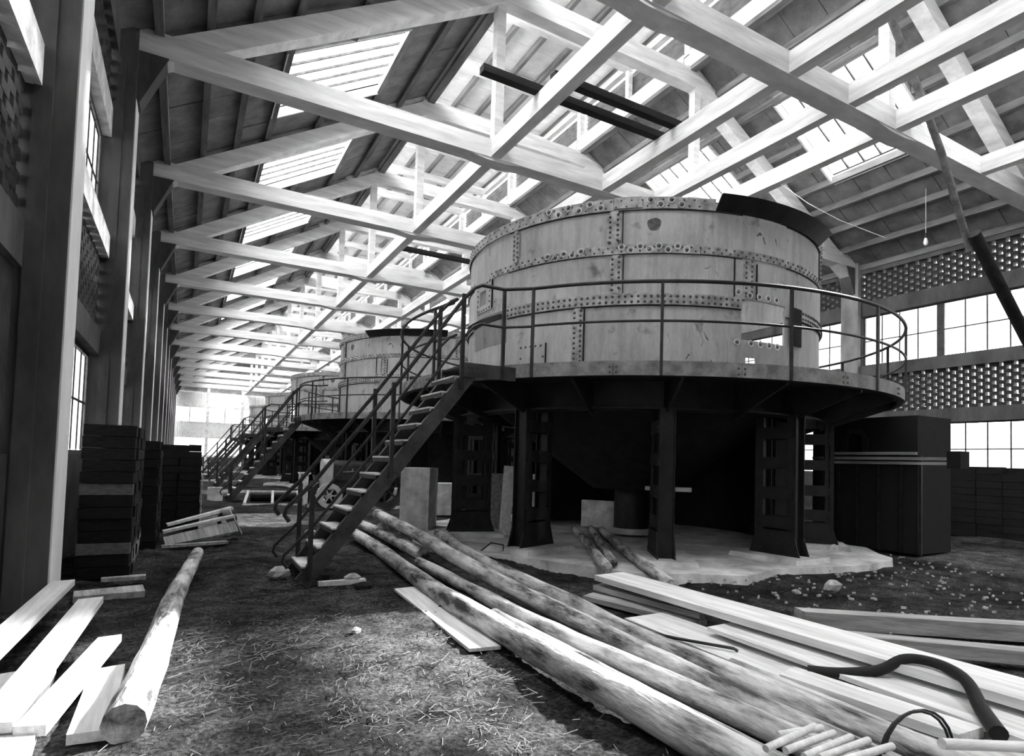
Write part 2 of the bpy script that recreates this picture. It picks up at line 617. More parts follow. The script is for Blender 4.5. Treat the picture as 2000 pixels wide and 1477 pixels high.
def window(side, k, za, zb, rows, detail):
    X = GL if side == 'left' else GR
    ya, yb = TY(k) + 0.31, TY(k + 1) - 0.31
    wn[0] += 1
    ym = (ya + yb) / 2
    o = empty('window_%d' % wn[0], (X, ym, za))
    org = (X, ym, za)
    lev = 'upper' if za > 4 else 'lower'
    tag(o, '%s window strip of the %s wall, %s bay from the camera' % (lev, side, ORD[k + 2]), 'window', 'window strips of the side walls', 'structure')
    b = MB()
    for y0, y1 in ((ya, ya + .06), (yb - .06, yb)):
        b.box(X - .025, X + .025, y0, y1, za, zb)
    for z0, z1 in ((za, za + .05), (zb - .05, zb)):
        b.box(X - .025, X + .025, ya + .06, yb - .06, z0, z1)
    b.build('window_frame', 'frame', o, org)
    MB().box(X - .035, X + .035, ym - .1, ym + .1, za + .05, zb - .05).build('mullion', 'frame', o, org)
    segs = [(ya + .06, ym - .1), (ym + .1, yb - .06)]
    zz = [za + .05 + (zb - za - .1) * i / rows for i in range(rows + 1)]
    pm = {}
    for s0, s1 in segs:
        pw = (s1 - s0) / 4
        for i in range(1, 4):
            if detail:
                MB().box(X - .008, X + .008, s0 + pw * i - .016, s0 + pw * i + .016, zz[0], zz[-1]).build('glazing_bar', 'frame', o, org)
        for r in range(1, rows):
            if detail:
                MB().box(X - .008, X + .008, s0, s1, zz[r] - .016, zz[r] + .016).build('glazing_bar', 'frame', o, org)
        if detail:
            for i in range(4):
                for r in range(rows):
                    if 'p' not in pm:
                        pm['p'] = MB().box(-.003, .003, -pw / 2 + .012, pw / 2 - .012, -(zz[1] - zz[0]) / 2 + .012, (zz[1] - zz[0]) / 2 - .012).mesh('pane', 'glass')
                    inst('pane', pm['p'], (0, s0 + pw * (i + .5) - ym, (zz[r] + zz[r + 1]) / 2 - za), o)
    if not detail:
        b = MB()
        for s0, s1 in segs:
            pw = (s1 - s0) / 4
            for i in range(1, 4):
                b.box(X - .008, X + .008, s0 + pw * i - .016, s0 + pw * i + .016, zz[0], zz[-1])
            for r in range(1, rows):
                b.box(X - .008, X + .008, s0, s1, zz[r] - .016, zz[r] + .016)
        tag(b.build('glazing_bars', 'frame', o, org), kind='stuff')
        b = MB()
        for s0, s1 in segs:
            b.box(X - .002, X + .002, s0, s1, zz[0], zz[-1])
        tag(b.build('glazing', 'glass', o, org), kind='stuff')


for side in ('left', 'right'):
    for k in range(-2, 13):
        window(side, k, LV['w2'], LV['w2t'], 2, -1 <= k <= 1)
        if side == 'left' and k < 0:
            MB().box(GL - .1, GL + .1, TY(k) + .31, TY(k + 1) - .31, LV['p'], LV['w1']).build('brick_infill', 'plinth', bpy.data.objects['wall_left'], (GL, Y0, 0))
            continue
        window(side, k, LV['p'], LV['w1'], 2, -1 <= k <= 1)

# ------------------------------------------------------------------ far end wall and the wall behind the camera
we = empty('wall_back', (XCEN, YE, 0))
tag(we, 'far end wall of corrugated sheet strips between long bright windows', 'wall', kind='structure')
org = (XCEN, YE, 0)


def corrugated(x0, x1, y, za, zb, pitch=0.16, amp=0.03, axis='x'):
    b = MB()
    n = int((x1 - x0) / pitch * 4)
    for i in range(n + 1):
        x = x0 + (x1 - x0) * i / n
        d = amp * math.sin(i * math.pi / 2)
        for z in (za, zb):
            b.v.append((x, y + d, z) if axis == 'x' else (y + d, x, z))
    for i in range(n):
        b.quad([2 * i, 2 * i + 2, 2 * i + 3, 2 * i + 1], 0, True)
    return b


for za, zb in ((LV['w2t'], 8.3), (3.3, LV['w2'] - .1)):
    for i in range(6):
        x0 = GL + (GR - GL) * i / 6
        corrugated(x0 + .02, GL + (GR - GL) * (i + 1) / 6 - .02, YE, za, zb).build('corrugated_sheet', 'corr', we, org)
for x0 in np.linspace(GL, GR, 7):
    MB().box(x0 - .14, x0 + .14, YE - .1, YE + .2, 0, 9.0).build('post', 'concrete', we, org)
for za, zb in ((LV['w2t'] - .05, LV['w2t'] + .12), (LV['w2'] - .2, LV['w2']), (3.15, 3.3), (1.0, 1.2)):
    MB().box(GL, GR, YE - .05, YE + .1, za, zb).build('rail', 'concrete', we, org)
MB().box(GL, GR, YE - .02, YE + .14, -0.2, 1.0).build('plinth', 'column', we, org)
gb = MB()
gb.v = [(GL - .2, YE + .1, 8.3), (GR + .2, YE + .1, 8.3), (12.2, YE + .1, 14.7), (6, YE + .1, 14.7),
        (GL - .2, YE + .2, 8.3), (GR + .2, YE + .2, 8.3), (12.2, YE + .2, 14.7), (6, YE + .2, 14.7)]
for q in ((0, 1, 2, 3), (7, 6, 5, 4), (0, 4, 5, 1), (1, 5, 6, 2), (2, 6, 7, 3), (3, 7, 4, 0)):
    gb.quad(list(q))
gb.build('gable', 'panel', we, org)
for i in range(12):
    x0 = GL + (GR - GL) * i / 12
    x1 = GL + (GR - GL) * (i + 1) / 12
    MB().box(x0 + .03, x1 - .03, YE, YE + .01, LV['w2'], LV['w2t'] - .05).build('pane', 'glass', we, org)
    MB().box(x0 + .03, x1 - .03, YE, YE + .01, 1.2, 3.15).build('pane', 'glass', we, org)
    MB().box(x1 - .03, x1 + .03, YE - .03, YE + .04, LV['w2'], LV['w2t'] - .05).build('mullion', 'frame', we, org)
tag(MB().box(GL - .2, GR + .2, YB - .3, YB, -.3, 15).build('wall_front', 'wallbrick'), 'plain brick gable wall behind the camera', 'wall', kind='structure')

# ------------------------------------------------------------------ roof trusses
XP1, XP2 = 6.05, 2 * XCEN - 6.05 + .0     # collar ends / hanger posts


def zr(X):                                # underside of the rafters
    return 8.57 + SL * (X if X < XCEN else 2 * XCEN - X)


def truss():
    t = empty('roof_truss', (XCEN, 0, TIE0))
    org = (XCEN, 0, TIE0)
    MB().box(XL - .1, XR + .1, -.2, .2, TIE0, TIE1).build('tie_beam', 'beam', t, org)
    nr = Vector((-SL, 0, 1)).normalized()
    d = 0.46
    for s in (1, -1):
        def mx(x): return x if s == 1 else 2 * XCEN - x
        xa, xb_ = -1.15, XP1 + .2
        P = []
        for x in (xa, xb_):
            for y in (-.17, .17):
                P.append((mx(x), y, zr(x)))
        q = [P[0], P[2], P[3], P[1]]
        top = [(p[0], p[1], p[2] + d) for p in q]
        MB().hexa(q + top).build('rafter', 'beam', t, org)
        # hanger post
        xp = mx(XP1 - .08)
        MB().box(xp - .11, xp + .11, -.11, .11, TIE1, 12.12).build('hanger_post', 'beam', t, org)
        # lantern post
        xq = mx(6.2)
        MB().box(xq - .1, xq + .1, -.1, .1, 12.58, 14.15).build('lantern_post', 'beam', t, org)
        # haunch under the longitudinal beam
        h = MB()
        xh = mx(5.88)
        h.hexa([(xh - .25, -.18, TIE0 - .06), (xh + .25, -.18, TIE0 - .06), (xh + .25, .18, TIE0 - .06), (xh - .25, .18, TIE0 - .06),
                (xh - .7, -.18, TIE0), (xh + .7, -.18, TIE0), (xh + .7, .18, TIE0), (xh - .7, .18, TIE0)])
        h.build('haunch', 'beam', t, org)
        # knee strut outside the lantern, down to the right or left slope
        MB().beam((mx(6.0), 0, 12.75), (mx(4.9), 0, 12.0), .2, .25).build('knee_strut', 'beam', t, org)
    MB().box(XP1 - .1, XP2 + .1, -.17, .17, 12.1, 12.58).build('collar_beam', 'beam', t, org)
    MB().box(XP1 + .1, XP2 - .1, -.12, .12, 14.1, 14.4).build('lantern_beam', 'beam', t, org)
    return t


tr0 = truss()
for k in range(K0, 13):
    o = tr0 if k == K0 else copy_tree(tr0)
    o.location.y = TY(k)
    tag(o, 'whitewashed concrete roof truss, %s in line from the camera' % ORD[k + 1], 'roof truss', 'roof trusses', 'structure')

# longitudinal beams at tie level
for i, (x, wd, what) in enumerate(((5.88, .24, 'long beam under the left hanger posts'), (9.0, .24, 'long beam along the middle of the ties'),
                                   (10.7, .22, 'long beam just right of the middle one'), (12.28, .24, 'long beam under the right hanger posts'),
                                   (15.7, .22, 'long beam nearest the right wall, before the nearest truss'))):
    o = empty('longitudinal_beam', (x, Y0, TIE0))
    tag(o, 'whitewashed concrete ' + what, 'beam', 'longitudinal beams at tie level', 'structure')
    for k in range(-2, 13 if i < 4 else 0):
        MB().box(x - wd / 2, x + wd / 2, TY(k) + .2, TY(k + 1) - .2, TIE0 + .02, TIE1 - .01).build('beam_length', 'beamy', o, (x, Y0, TIE0))

# ------------------------------------------------------------------ ceiling: purlins, panels, skylights, lantern
ce = empty('ceiling', (XCEN, Y0, 9))
tag(ce, 'panelled underside of the roof with purlins, skylights and ridge lantern', 'ceiling', kind='structure')
corg = (XCEN, Y0, 9)
XS = [-1.5, -0.7, 0.08, 0.84, 1.6, 4.28, 5.2, 6.2]      # purlin lines of the left slope (mirrored right)
SKX = (1.6, 4.28)
SKY = (1.2, 4.05)                         # within each bay
RT_, PH = 0.46, 0.2


def mirror(x, s): return x if s == 1 else 2 * XCEN - x


def slope_panel(b, s, xa, xb_, ya, yb, dz=0.0, th_=0.07):
    P = []
    for z in (0, th_):
        for x, y in ((xa, ya), (xb_, ya), (xb_, yb), (xa, yb)):
            P.append((mirror(x, s), y, zr(x) + RT_ + PH + dz + z))
    return b.hexa(P)


for s in (1, -1):
    for x in XS + [2.9]:
        for k in range(-2, 13):
            if x == 2.9:
                spans = [(TY(k) + SKY[1] + .08, TY(k + 1) + (SKY[0] - .08))]
                if k == 12:
                    spans = [(TY(k) + SKY[1] + .08, TY(k + 1))]
            else:
                spans = [(TY(k), TY(k + 1) - .02)]
            for ya, yb in spans:
                b = MB()
                w2 = .07 if x < 6 else .11
                P = []
                for z in (0, PH - .01):
                    for dx, y in ((-w2, ya), (w2, ya), (w2, yb), (-w2, yb)):
                        P.append((mirror(x + dx, s), y, zr(x) + RT_ + .03 + z - (0.0 if x < 6 else .15)))
                b.hexa(P).build('purlin', 'wood', ce, corg)

rest = MB()
rest2 = MB()
npan = [0]


def panels_of_bay(k, single):
    global rest
    y0 = TY(k)
    cells = []
    for s in (1, -1):
        for xa, xb_ in zip(XS[:-1], XS[1:]):
            nsub = 2 if xb_ - xa > 1.5 else 1
            for j in range(6):
                ya, yb = y0 + BAY * j / 6, y0 + BAY * (j + 1) / 6
                for q in range(nsub):
                    x0 = xa + (xb_ - xa) * q / nsub
                    x1 = xa + (xb_ - xa) * (q + 1) / nsub
                    pa, pb = ya, yb
                    if (xa, xb_) == SKX:                       # leave the skylight out
                        if pa >= y0 + SKY[0] - .01 and pb <= y0 + SKY[1] + .01:
                            continue
                        if pa < y0 + SKY[0] < pb:
                            pb = y0 + SKY[0]
                        elif pa < y0 + SKY[1] < pb:
                            pa = y0 + SKY[1]
                    cells.append((s, x0, x1, pa, pb))
    for s, x0, x1, pa, pb in cells:
        g_ = .008
        dz = random.uniform(-.012, .012)
        if single:
            slope_panel(MB(), s, x0 + g_, x1 - g_, pa + g_, pb - g_, dz).build('ceiling_panel', 'panel', ce, corg)
            npan[0] += 1
        else:
            slope_panel(rest, s, x0 + g_, x1 - g_, pa + g_, pb - g_, dz)
    # lantern ceiling
    lx = np.linspace(6.0, XP2 + .2, 7)
    for i in range(6):
        for j in range(4):
            args = (lx[i] + .01, lx[i + 1] - .01, y0 + BAY * j / 4 + .01, y0 + BAY * (j + 1) / 4 - .01, 14.62 + random.uniform(0, .015), 14.7)
            if single:
                MB().box(*args).build('ceiling_panel', 'lanternpanel', ce, corg)
                npan[0] += 1
            else:
                rest2.box(*args)


for k in range(-2, 13):
    panels_of_bay(k, k in (0, 1))
tag(rest.build('far_ceiling_panels', 'panel', ce, corg), kind='stuff')
tag(rest2.build('far_lantern_panels', 'lanternpanel', ce, corg), kind='stuff')
# roof covering above the panels keeps the joints dark
cov = MB()
for s in (1, -1):
    for k in range(-2, 13):
        y0 = TY(k)
        for xa, xb_, ya, yb in ((-1.7, SKX[0], y0, y0 + BAY), (SKX[1], 6.3, y0, y0 + BAY), (SKX[0], SKX[1], y0, y0 + SKY[0]), (SKX[0], SKX[1], y0 + SKY[1], y0 + BAY)):
            slope_panel(cov, s, xa, xb_, ya, yb, .1, .04)
cov.box(5.8, XP2 + .4, YB, YE, 14.78, 14.85)
tag(cov.build('roof_covering', 'corrdark', ce, corg), kind='stuff')
# skylights
for s in (1, -1):
    for k in range(-1, 13):
        y0 = TY(k)
        sk = empty('skylight', (mirror(2.94, s) - XCEN, y0 + 2.6 - Y0, zr(2.94) + .66 - 9), parent=ce)
        so = (mirror(2.94, s), y0 + 2.6, zr(2.94) + .66)
        b = MB()
        for ya, yb, xa, xb_ in ((SKY[0] - .06, SKY[0], SKX[0], SKX[1]), (SKY[1], SKY[1] + .06, SKX[0], SKX[1])):
            P = []
            for z in (0, .38):
                for x, y in ((xa, ya), (xb_, ya), (xb_, yb), (xa, yb)):
                    P.append((mirror(x, s), y0 + y, zr(x) + RT_ + .05 + z))
            b.hexa(P)
        for xa, xb_ in ((SKX[0] - .06, SKX[0]), (SKX[1], SKX[1] + .06)):
            P = []
            for z in (0, .38):
                for x, y in ((xa, SKY[0]), (xb_, SKY[0]), (xb_, SKY[1]), (xa, SKY[1])):
                    P.append((mirror(x, s), y0 + y, zr(x) + RT_ + .05 + z))
            b.hexa(P)
        b.build('curb', 'beamy', sk, so)
        nb = 6
        for j in range(nb):
            ya = y0 + SKY[0] + (SKY[1] - SKY[0]) * j / nb
            yb = y0 + SKY[0] + (SKY[1] - SKY[0]) * (j + 1) / nb
            if k <= 5:
                slope_panel(MB(), s, SKX[0], SKX[1], ya + .012, yb - .012, .16, .006).build('pane', 'skyglass', sk, so)
                if j:
                    slope_panel(MB(), s, SKX[0], SKX[1], ya - .02, ya + .02, .1, .06).build('glazing_bar', 'frame', sk, so)
# lantern: joists, side rails, corrugated right side
for x in np.linspace(6.2, XP2 - .15, 7):
    for k in range(-2, 13):
        MB().box(x - .06, x + .06, TY(k) + .01, TY(k + 1) - .01, 14.42, 14.6).build('joist', 'wood', ce, corg)
for k in range(-2, 13):
    ym = TY(k) + BAY / 2
    MB().box(6.1, XP2 - .05, ym - .1, ym + .1, 14.1, 14.4).build('lantern_crossbeam', 'beam', ce, corg)
    for x in (6.2, XP2 - .15):
        MB().box(x - .12, x + .12, TY(k) + .12, TY(k + 1) - .12, 12.62, 13.1).build('lantern_sill', 'beamy', ce, corg)
        MB().box(x - .1, x + .1, TY(k) + .12, TY(k + 1) - .12, 14.15, 14.35).build('lantern_head', 'beamy', ce, corg)
        MB().box(x - .08, x + .08, ym - .08, ym + .08, 13.1, 14.15).build('lantern_post', 'beam', ce, corg)
    hc = MB()
    nh = 28
    for i in range(nh + 1):
        for y_ in (TY(k) + .12, TY(k + 1) - .12):
            hc.v.append((XP2 + .02 + .03 * math.sin(i * math.pi / 2), y_, 13.1 + 1.05 * i / nh))
    for i in range(nh):
        hc.quad([2 * i, 2 * i + 1, 2 * i + 3, 2 * i + 2], 0, True)
    hc.build('corrugated_sheet', 'corrdark', ce, corg)

# ------------------------------------------------------------------ furnace tanks
TX, TYC, TD = 7.63, 9.2, 10.76
TR, TP = 3.256, 4.485
ZD = 2.66                                  # platform deck


def pol(r, a, z):
    return (r * math.cos(R(a)), r * math.sin(R(a)), z)


def leg(parent, a):
    lg = empty('support_leg', pol(3.17, a, 0), R(a + 90), parent)
    b0 = .14
    for s in (-1, 1):
        c = MB()
        c.box(-.11, .11, s * .27 - .012, s * .27 + .012, b0, 2.2)
        c.box(-.11, -.098, s * .27 - .07, s * .27 + .07, b0, 2.2)
        c.box(.098, .11, s * .27 - .07, s * .27 + .07, b0, 2.2)
        c.build('channel', 'steel', lg)
    for z in (.62, 1.05, 1.5, 1.95):
        for x in (-.118, .118):
            c = MB()
            c.box(x - .006, x + .006, -.3, .3, z - .09, z + .09)
            for y in (-.25, .25):
                for dz in (-.06, 0, .06):
                    c.dome((x + math.copysign(.006, x), y, z + dz), (math.copysign(1, x), 0, 0), .014)
            c.build('batten_plate', 'steel', lg)
    for x in (-.118, .118):
        c = MB()
        P = []
        for xx in (x - .008, x + .008):
            P += [(xx, -.42, b0), (xx, .42, b0), (xx, .3, b0 + .36), (xx, -.3, b0 + .36)]
        c.hexa(P)
        for y in np.linspace(-.36, .36, 7):
            c.dome((x + math.copysign(.008, x), y, b0 + .07), (math.copysign(1, x), 0, 0), .015)
        c.build('base_gusset', 'steel', lg)
    return lg


def make_tank():
    t = empty('furnace_tank', (TX, TYC, 0))
    holes = [(170.0, 191.5, 3.32, 3.86), (258.0, 273.2, 3.27, 3.86), (259.4, 262.8, 2.80, 3.02), (338, 366, 3.3, 4.45), (176.6, 180.5, 4.08, 4.3)]
    lo = MB().shell(TR, ZD, 3.80, holes).build('bottom_course', 'plate', t)
    mid = MB().shell(TR + .012, 3.72, 4.52, holes).build('middle_course', 'plate', t)
    top = MB().shell(TR, 4.46, 5.22, holes).build('top_course', 'plate', t)
    # bands
    MB().ring(TR + .002, TR + .03, 5.1, 5.27, 0, 224.2).build('top_flange', 'band', t)
    MB().ring(TR + .002, TR + .036, 5.12, 5.28, 224.4, 231.5).build('top_flange', 'band', t)
    MB().ring(TR + .002, TR + .03, 5.1, 5.27, 231.7, 250).build('top_flange', 'band', t)
    MB().ring(TR + .002, TR + .03, 5.1, 5.27, 294, 359.9).build('top_flange', 'band', t)
    MB().ring(TR + .01, TR + .04, 5.1, 5.27, 250, 294, r0t=TR + .2, r1t=TR + .24).build('flared_lip', 'steel', t)
    MB().ring(TR - .12, TR + .0, 5.2, 5.235, 0, 360).build('inner_stiffener', 'steel', t)
    MB().ring(TR + .014, TR + .03, 4.46, 4.56, 184, 217).build('joint_band', 'band', t)
    MB().ring(TR + .014, TR + .038, 4.45, 4.58, 217.2, 246).build('joint_band', 'band', t)
    MB().ring(TR + .014, TR + .03, 4.46, 4.57, 246.2, 360 + 170).build('joint_band', 'band', t)
    MB().ring(TR + .014, TR + .034, 3.71, 3.87, 192, 257.7).build('joint_band', 'band', t)
    MB().ring(TR + .014, TR + .034, 3.71, 3.87, 281, 337).build('joint_band', 'band', t)
    MB().ring(TR + .014, TR + .034, 3.71, 3.87, 367, 529).build('joint_band', 'band', t)
    for z in (5.094, 4.452, 3.703):
        for aa, ab in ((192, 257.8), (273.4, 337.5), (366.5, 529.5)):
            MB().ring(TR + .012, TR + .02, z - .011, z, aa, ab).build('seam_shadow', 'black', t)  # thin black rings paint the shadow line below each band
    for a_, za, zb in ((226.6, 4.58, 5.09), (226.9, 3.88, 4.44), (217.2, ZD, 3.69), (255.4, 3.88, 4.44), (206.3, ZD, 3.22), (184.1, 3.97, 4.44), (262.2, 3.88, 4.4)):
        MB().ring(TR + .012, TR + .037, za, zb, a_, a_ + .22).build('seam_shadow', 'black', t)  # same painted shadow lines along the vertical plate edges
    # vertical splice plates
    spl = [(224.5, 4.58, 5.09, 1.75), (225.1, 3.88, 4.44, 1.5), (215.5, ZD + .02, 3.70, 1.5), (259.8, 3.9, 4.44, 1.6), (195, 4.58, 5.09, 1.2),
           (300, 4.58, 5.09, 1.6), (320, ZD + .02, 3.7, 1.6), (40, 3.9, 4.44, 1.6), (110, 4.58, 5.09, 1.6), (140, ZD + .02, 3.7, 1.6), (75, 3.9, 4.44, 1.6)]
    for a, za, zb, h in spl:
        b = MB()
        b.ring(TR + .01, TR + .03, za + .07, zb - .07, a - h, a + h)
        b.ring(TR + .01, TR + .03, zb - .07, zb, a - h * .6, a + h * .6)
        b.ring(TR + .01, TR + .03, za, za + .07, a - h * .6, a + h * .6)
        b.build('splice_plate', 'band', t)
    # square manhole frames and patches
    MB().shell(TR + .034, 3.95, 4.46, [(176.4, 180.7, 4.06, 4.32), (184, 534, 3, 5)], .02).build('peephole_plate', 'plate', t)
    MB().shell(TR + .02, ZD + .02, 3.24, [(206.2, 557.2, 2, 5)], .02).build('patch_plate', 'plate', t)
    MB().shell(TR + .02, ZD + .02, 3.24, [(258, 614, 2, 5), (259.4, 262.8, 2.8, 3.02)], .02).build('patch_plate', 'plate', t)
    MB().ring(TR + .014, TR + .04, 3.3, 3.88, 275.3, 280.6).build('hatch_cover', 'black', t)
    # flap hanging above the left opening
    b = MB()
    b.ring(TR - .02, TR + .0, 3.74, 3.77, 170.2, 191.3, r0t=TR + .12, r1t=TR + .14)
    b.build('opening_flap', 'steel', t)
    # rivets
    rv = MB()

    def row(a0, a1, step, z, r, sz=.02, skip=()):
        a = a0
        while a < a1:
            if not any(s0 <= a % 360 <= s1 for s0, s1 in skip):
                rv.dome(pol(r, a, z), pol(1, a, 0), sz)
            a += step
    row(0, 360, 2.6, 5.23, TR + .032, .016, ((248, 295),))
    row(1.3, 361, 2.6, 5.14, TR + .032, .016, ((248, 295),))
    row(0, 360, 2.3, 4.54, TR + .034, .018, ((170, 184),))
    row(1.1, 361, 2.3, 4.485, TR + .034, .018, ((170, 184),))
    for z in (3.75, 3.83):
        row(192.5, 257, 1.6, z, TR + .034, .023)
        row(281.5, 337, 1.6, z, TR + .034, .023)
        row(7, 169, 1.6, z, TR + .034, .023)
    for a, za, zb, h in spl:
        for i, z in enumerate(np.arange(za + .05, zb - .03, .075)):
            for q, da in enumerate((-h * .55, h * .55)):
                rv.dome(pol(TR + .03, a + da, z + (.03 if q else 0)), pol(1, a, 0), .021)
    for a in np.arange(198, 206, 1.7):
        rv.dome(pol(TR + .022, a, 3.19), pol(1, a, 0), .02)
    for z in (2.85, 3.02):
        for a in (198, 205.6):
            rv.dome(pol(TR + .022, a, z), pol(1, a, 0), .02)
    for z in np.arange(4.0, 4.45, .09):
        for a in (174.9, 183.2):
            rv.dome(pol(TR + .036, a, z), pol(1, a, 0), .018)
    for a in np.arange(175, 184, 1.6):
        for z in (3.98, 4.43):
            rv.dome(pol(TR + .036, a, z), pol(1, a, 0), .018)
    for a in np.arange(7, 360, 20):                       # plate joints of the platform rim
        for da in (-.5, .5):
            for z in (2.55, 2.62):
                rv.dome(pol(TP + .012, a + da, z), pol(1, a, 0), .018)
    tag(rv.build('rivets', 'rivet', t), kind='stuff')
    # rivets ringed with chalk
    ck = MB()
    ck.tube([(0, .044 * math.cos(q), .044 * math.sin(q)) for q in np.linspace(0, 6.283, 15)], .006, 5, 0)
    ck.dome((0, 0, 0), (1, 0, 0), .024, 1)
    ckm = ck.mesh('chalk_ringed_rivet', ['chalk', 'rivet'])
    ring_spots = [(206.5 + 2.9 * i, 5.225 - .07 * (i % 2)) for i in range(6)] + [(233.4 + 2.6 * i, 5.225 - .07 * (i % 2)) for i in range(4)]
    ring_spots += [(206.4 + 2.4 * i, 4.54 - .04 * (i % 2)) for i in range(5)] + [(226.5 + 2.3 * i, 4.55 - .05 * (i % 2)) for i in range(8)]
    ring_spots += [(256.5, 3.95), (256.3, 3.22)] + [(260 + 3.0 * i, 3.92) for i in range(4)] + [(260.5 + 3.0 * i, 3.22) for i in range(4)]
    for a, z in ring_spots:
        inst('chalk_ringed_rivet', ckm, pol(TR + .04, a, z), t, (0, 0, R(a)))
    # scorch spot and chalked numerals on the plates
    b = MB()
    P = [pol(TR + .004, 234.5 + 1.7 * math.cos(q) * (1 + .1 * math.sin(3 * q)), 4.88 + .1 * math.sin(q) * (1 + .12 * math.sin(2 * q + 1))) for q in np.linspace(0, 6.283, 21)[:-1]]
    b.v = [pol(TR + .004, 234.5, 4.88)] + P
    for i in range(20):
        b.quad([0, 1 + i, 1 + (i + 1) % 20])
    b.build('scorch_spot', 'rivet', t)
    for a in (269.8, 271.2):
        b = MB()
        b.ring(TR + .013, TR + .018, 4.12, 4.2, a, a + .12)
        b.ring(TR + .013, TR + .018, 4.12, 4.2, a + .8, a + .92)
        b.ring(TR + .013, TR + .018, 4.19, 4.2, a, a + .92)
        b.ring(TR + .013, TR + .018, 4.12, 4.13, a, a + .92)
        tag(b.build('chalked_numeral', 'chalk', t))
    for a_, z_, da, dz, w_ in ((244.5, 3.52, 3.2, -.33, .014), (247.6, 3.33, 1.2, -.12, .03), (251, 3.2, .9, -.17, .02), (246.9, 3.12, .5, .12, .03), (249.4, 2.95, .9, -.12, .05), (243.0, 2.95, 1.0, .05, .03),
                               (237.6, 3.48, .2, -.22, .008), (238.2, 3.3, .8, -.12, .016), (247.3, 4.25, 1.8, .04, .012), (247.4, 4.24, .5, -.16, .008), (250, 4.24, 1.2, -.1, .01),
                               (258, 5.0, 1.2, -.09, .01), (262.5, 4.85, 1.6, .02, .05), (264.5, 4.82, .9, -.07, .06), (269, 4.86, .7, -.1, .05), (236, 3.9, 1.4, .05, .007)):
        P = []
        n_ = 4
        for i_ in range(n_ + 1):
            q_ = i_ / n_
            P.append(Vector(pol(TR + (.014 if 3.8 < z_ < 4.5 else .002), a_ + da * q_, z_ + dz * q_ + .012 * math.sin(5 * q_ + a_))))
        b = MB()
        for i_, p_ in enumerate(P):
            hw = w_ * (.35 + .65 * math.sin(math.pi * (i_ + .3) / (n_ + .6)))
            o_ = Vector((p_.x, p_.y, 0)).normalized() * .002
            for q_ in ((p_ + Vector((0, 0, -hw / 2))), (p_ + Vector((0, 0, hw / 2)))):
                b.v.append(tuple(q_ + o_))
        for i_ in range(n_):
            b.quad([2 * i_, 2 * i_ + 2, 2 * i_ + 3, 2 * i_ + 1])
        b.build('scrape_mark', 'rivet', t)
    # platform
    dk = MB().disc(TP - .01, 2.6, ZD).build('platform_deck', 'steel', t)
    for i in range(18):
        MB().ring(TP - .012, TP + .012, 2.51, 2.69, i * 20 + 7.05, i * 20 + 26.95).build('rim_plate', 'rimsteel', t)
    MB().ring(TP - .1, TP - .012, 2.51, 2.525).build('rim_foot', 'steel', t)
    for i in range(20):
        a = i * 18 + 4
        P = []
        for da in (-.02, .02):
            c, s_ = math.cos(R(a)), math.sin(R(a))
            for r_, z in ((3.3, 2.1), (TP - .1, 2.48), (TP - .1, 2.6), (3.3, 2.6)):
                P.append((r_ * c - da * s_, r_ * s_ + da * c, z))
        MB().hexa(P).build('bracket', 'steel', t)
    MB().ring(3.05, 3.3, 2.2, 2.6).build('ring_girder', 'steel', t)
    MB().ring(3.28, 3.42, 2.2, 2.225).build('girder_flange', 'steel', t)
    MB().ring(.7, .75, .95, 2.58, r0t=2.95, r1t=3.0, n=48).build('hopper', 'black', t)
    MB().disc(.34, .12, 1.1, 24).build('centre_column', 'steel', t)
    MB().ring(.3, .62, .12, .2, n=24, r0t=.3, r1t=.4).build('centre_foot', 'dust', t)
    MB().ring(2.55, 2.8, .08, 2.2, 285, 470).build('furnace_wall', 'black', t)
    for i in range(10):
        leg(t, 166 + 36 * i)
    # railing of the platform
    a0, a1 = 213.4, 213.4 + 21 * 16.3
    for i in range(17):
        a = a0 + 21 * i
        MB().obox(pol(TP + .02, a, 3.09), (.035, .035, 1.16), R(a)).build('railing_post', 'rail', t)
    for z, nm in ((3.67, 'top_rail'), (3.18, 'middle_rail')):
        MB().tube([pol(TP + .02, a, z) for a in np.arange(a0, a1 + .1, 3)], .024 if z > 3.5 else .017, 7).build(nm, 'rail', t)
    return t


tk0 = make_tank()
TL = ['nearest great riveted furnace tank on a railed platform, filling the right half',
      'second riveted furnace tank, half hidden behind the nearest staircase',
      'third riveted furnace tank from the camera, behind the second one',
      'fourth riveted furnace tank from the camera, small in the distance',
      'farthest riveted furnace tank, near the bright end wall']
for i in range(5):
    o = tk0 if i == 0 else copy_tree(tk0)
    o.location = (TX, TYC + TD * i, 0)
    if i == 1:
        o.rotation_euler.z = R(-40)
    tag(o, TL[i], 'tank', 'furnace tanks in a row')


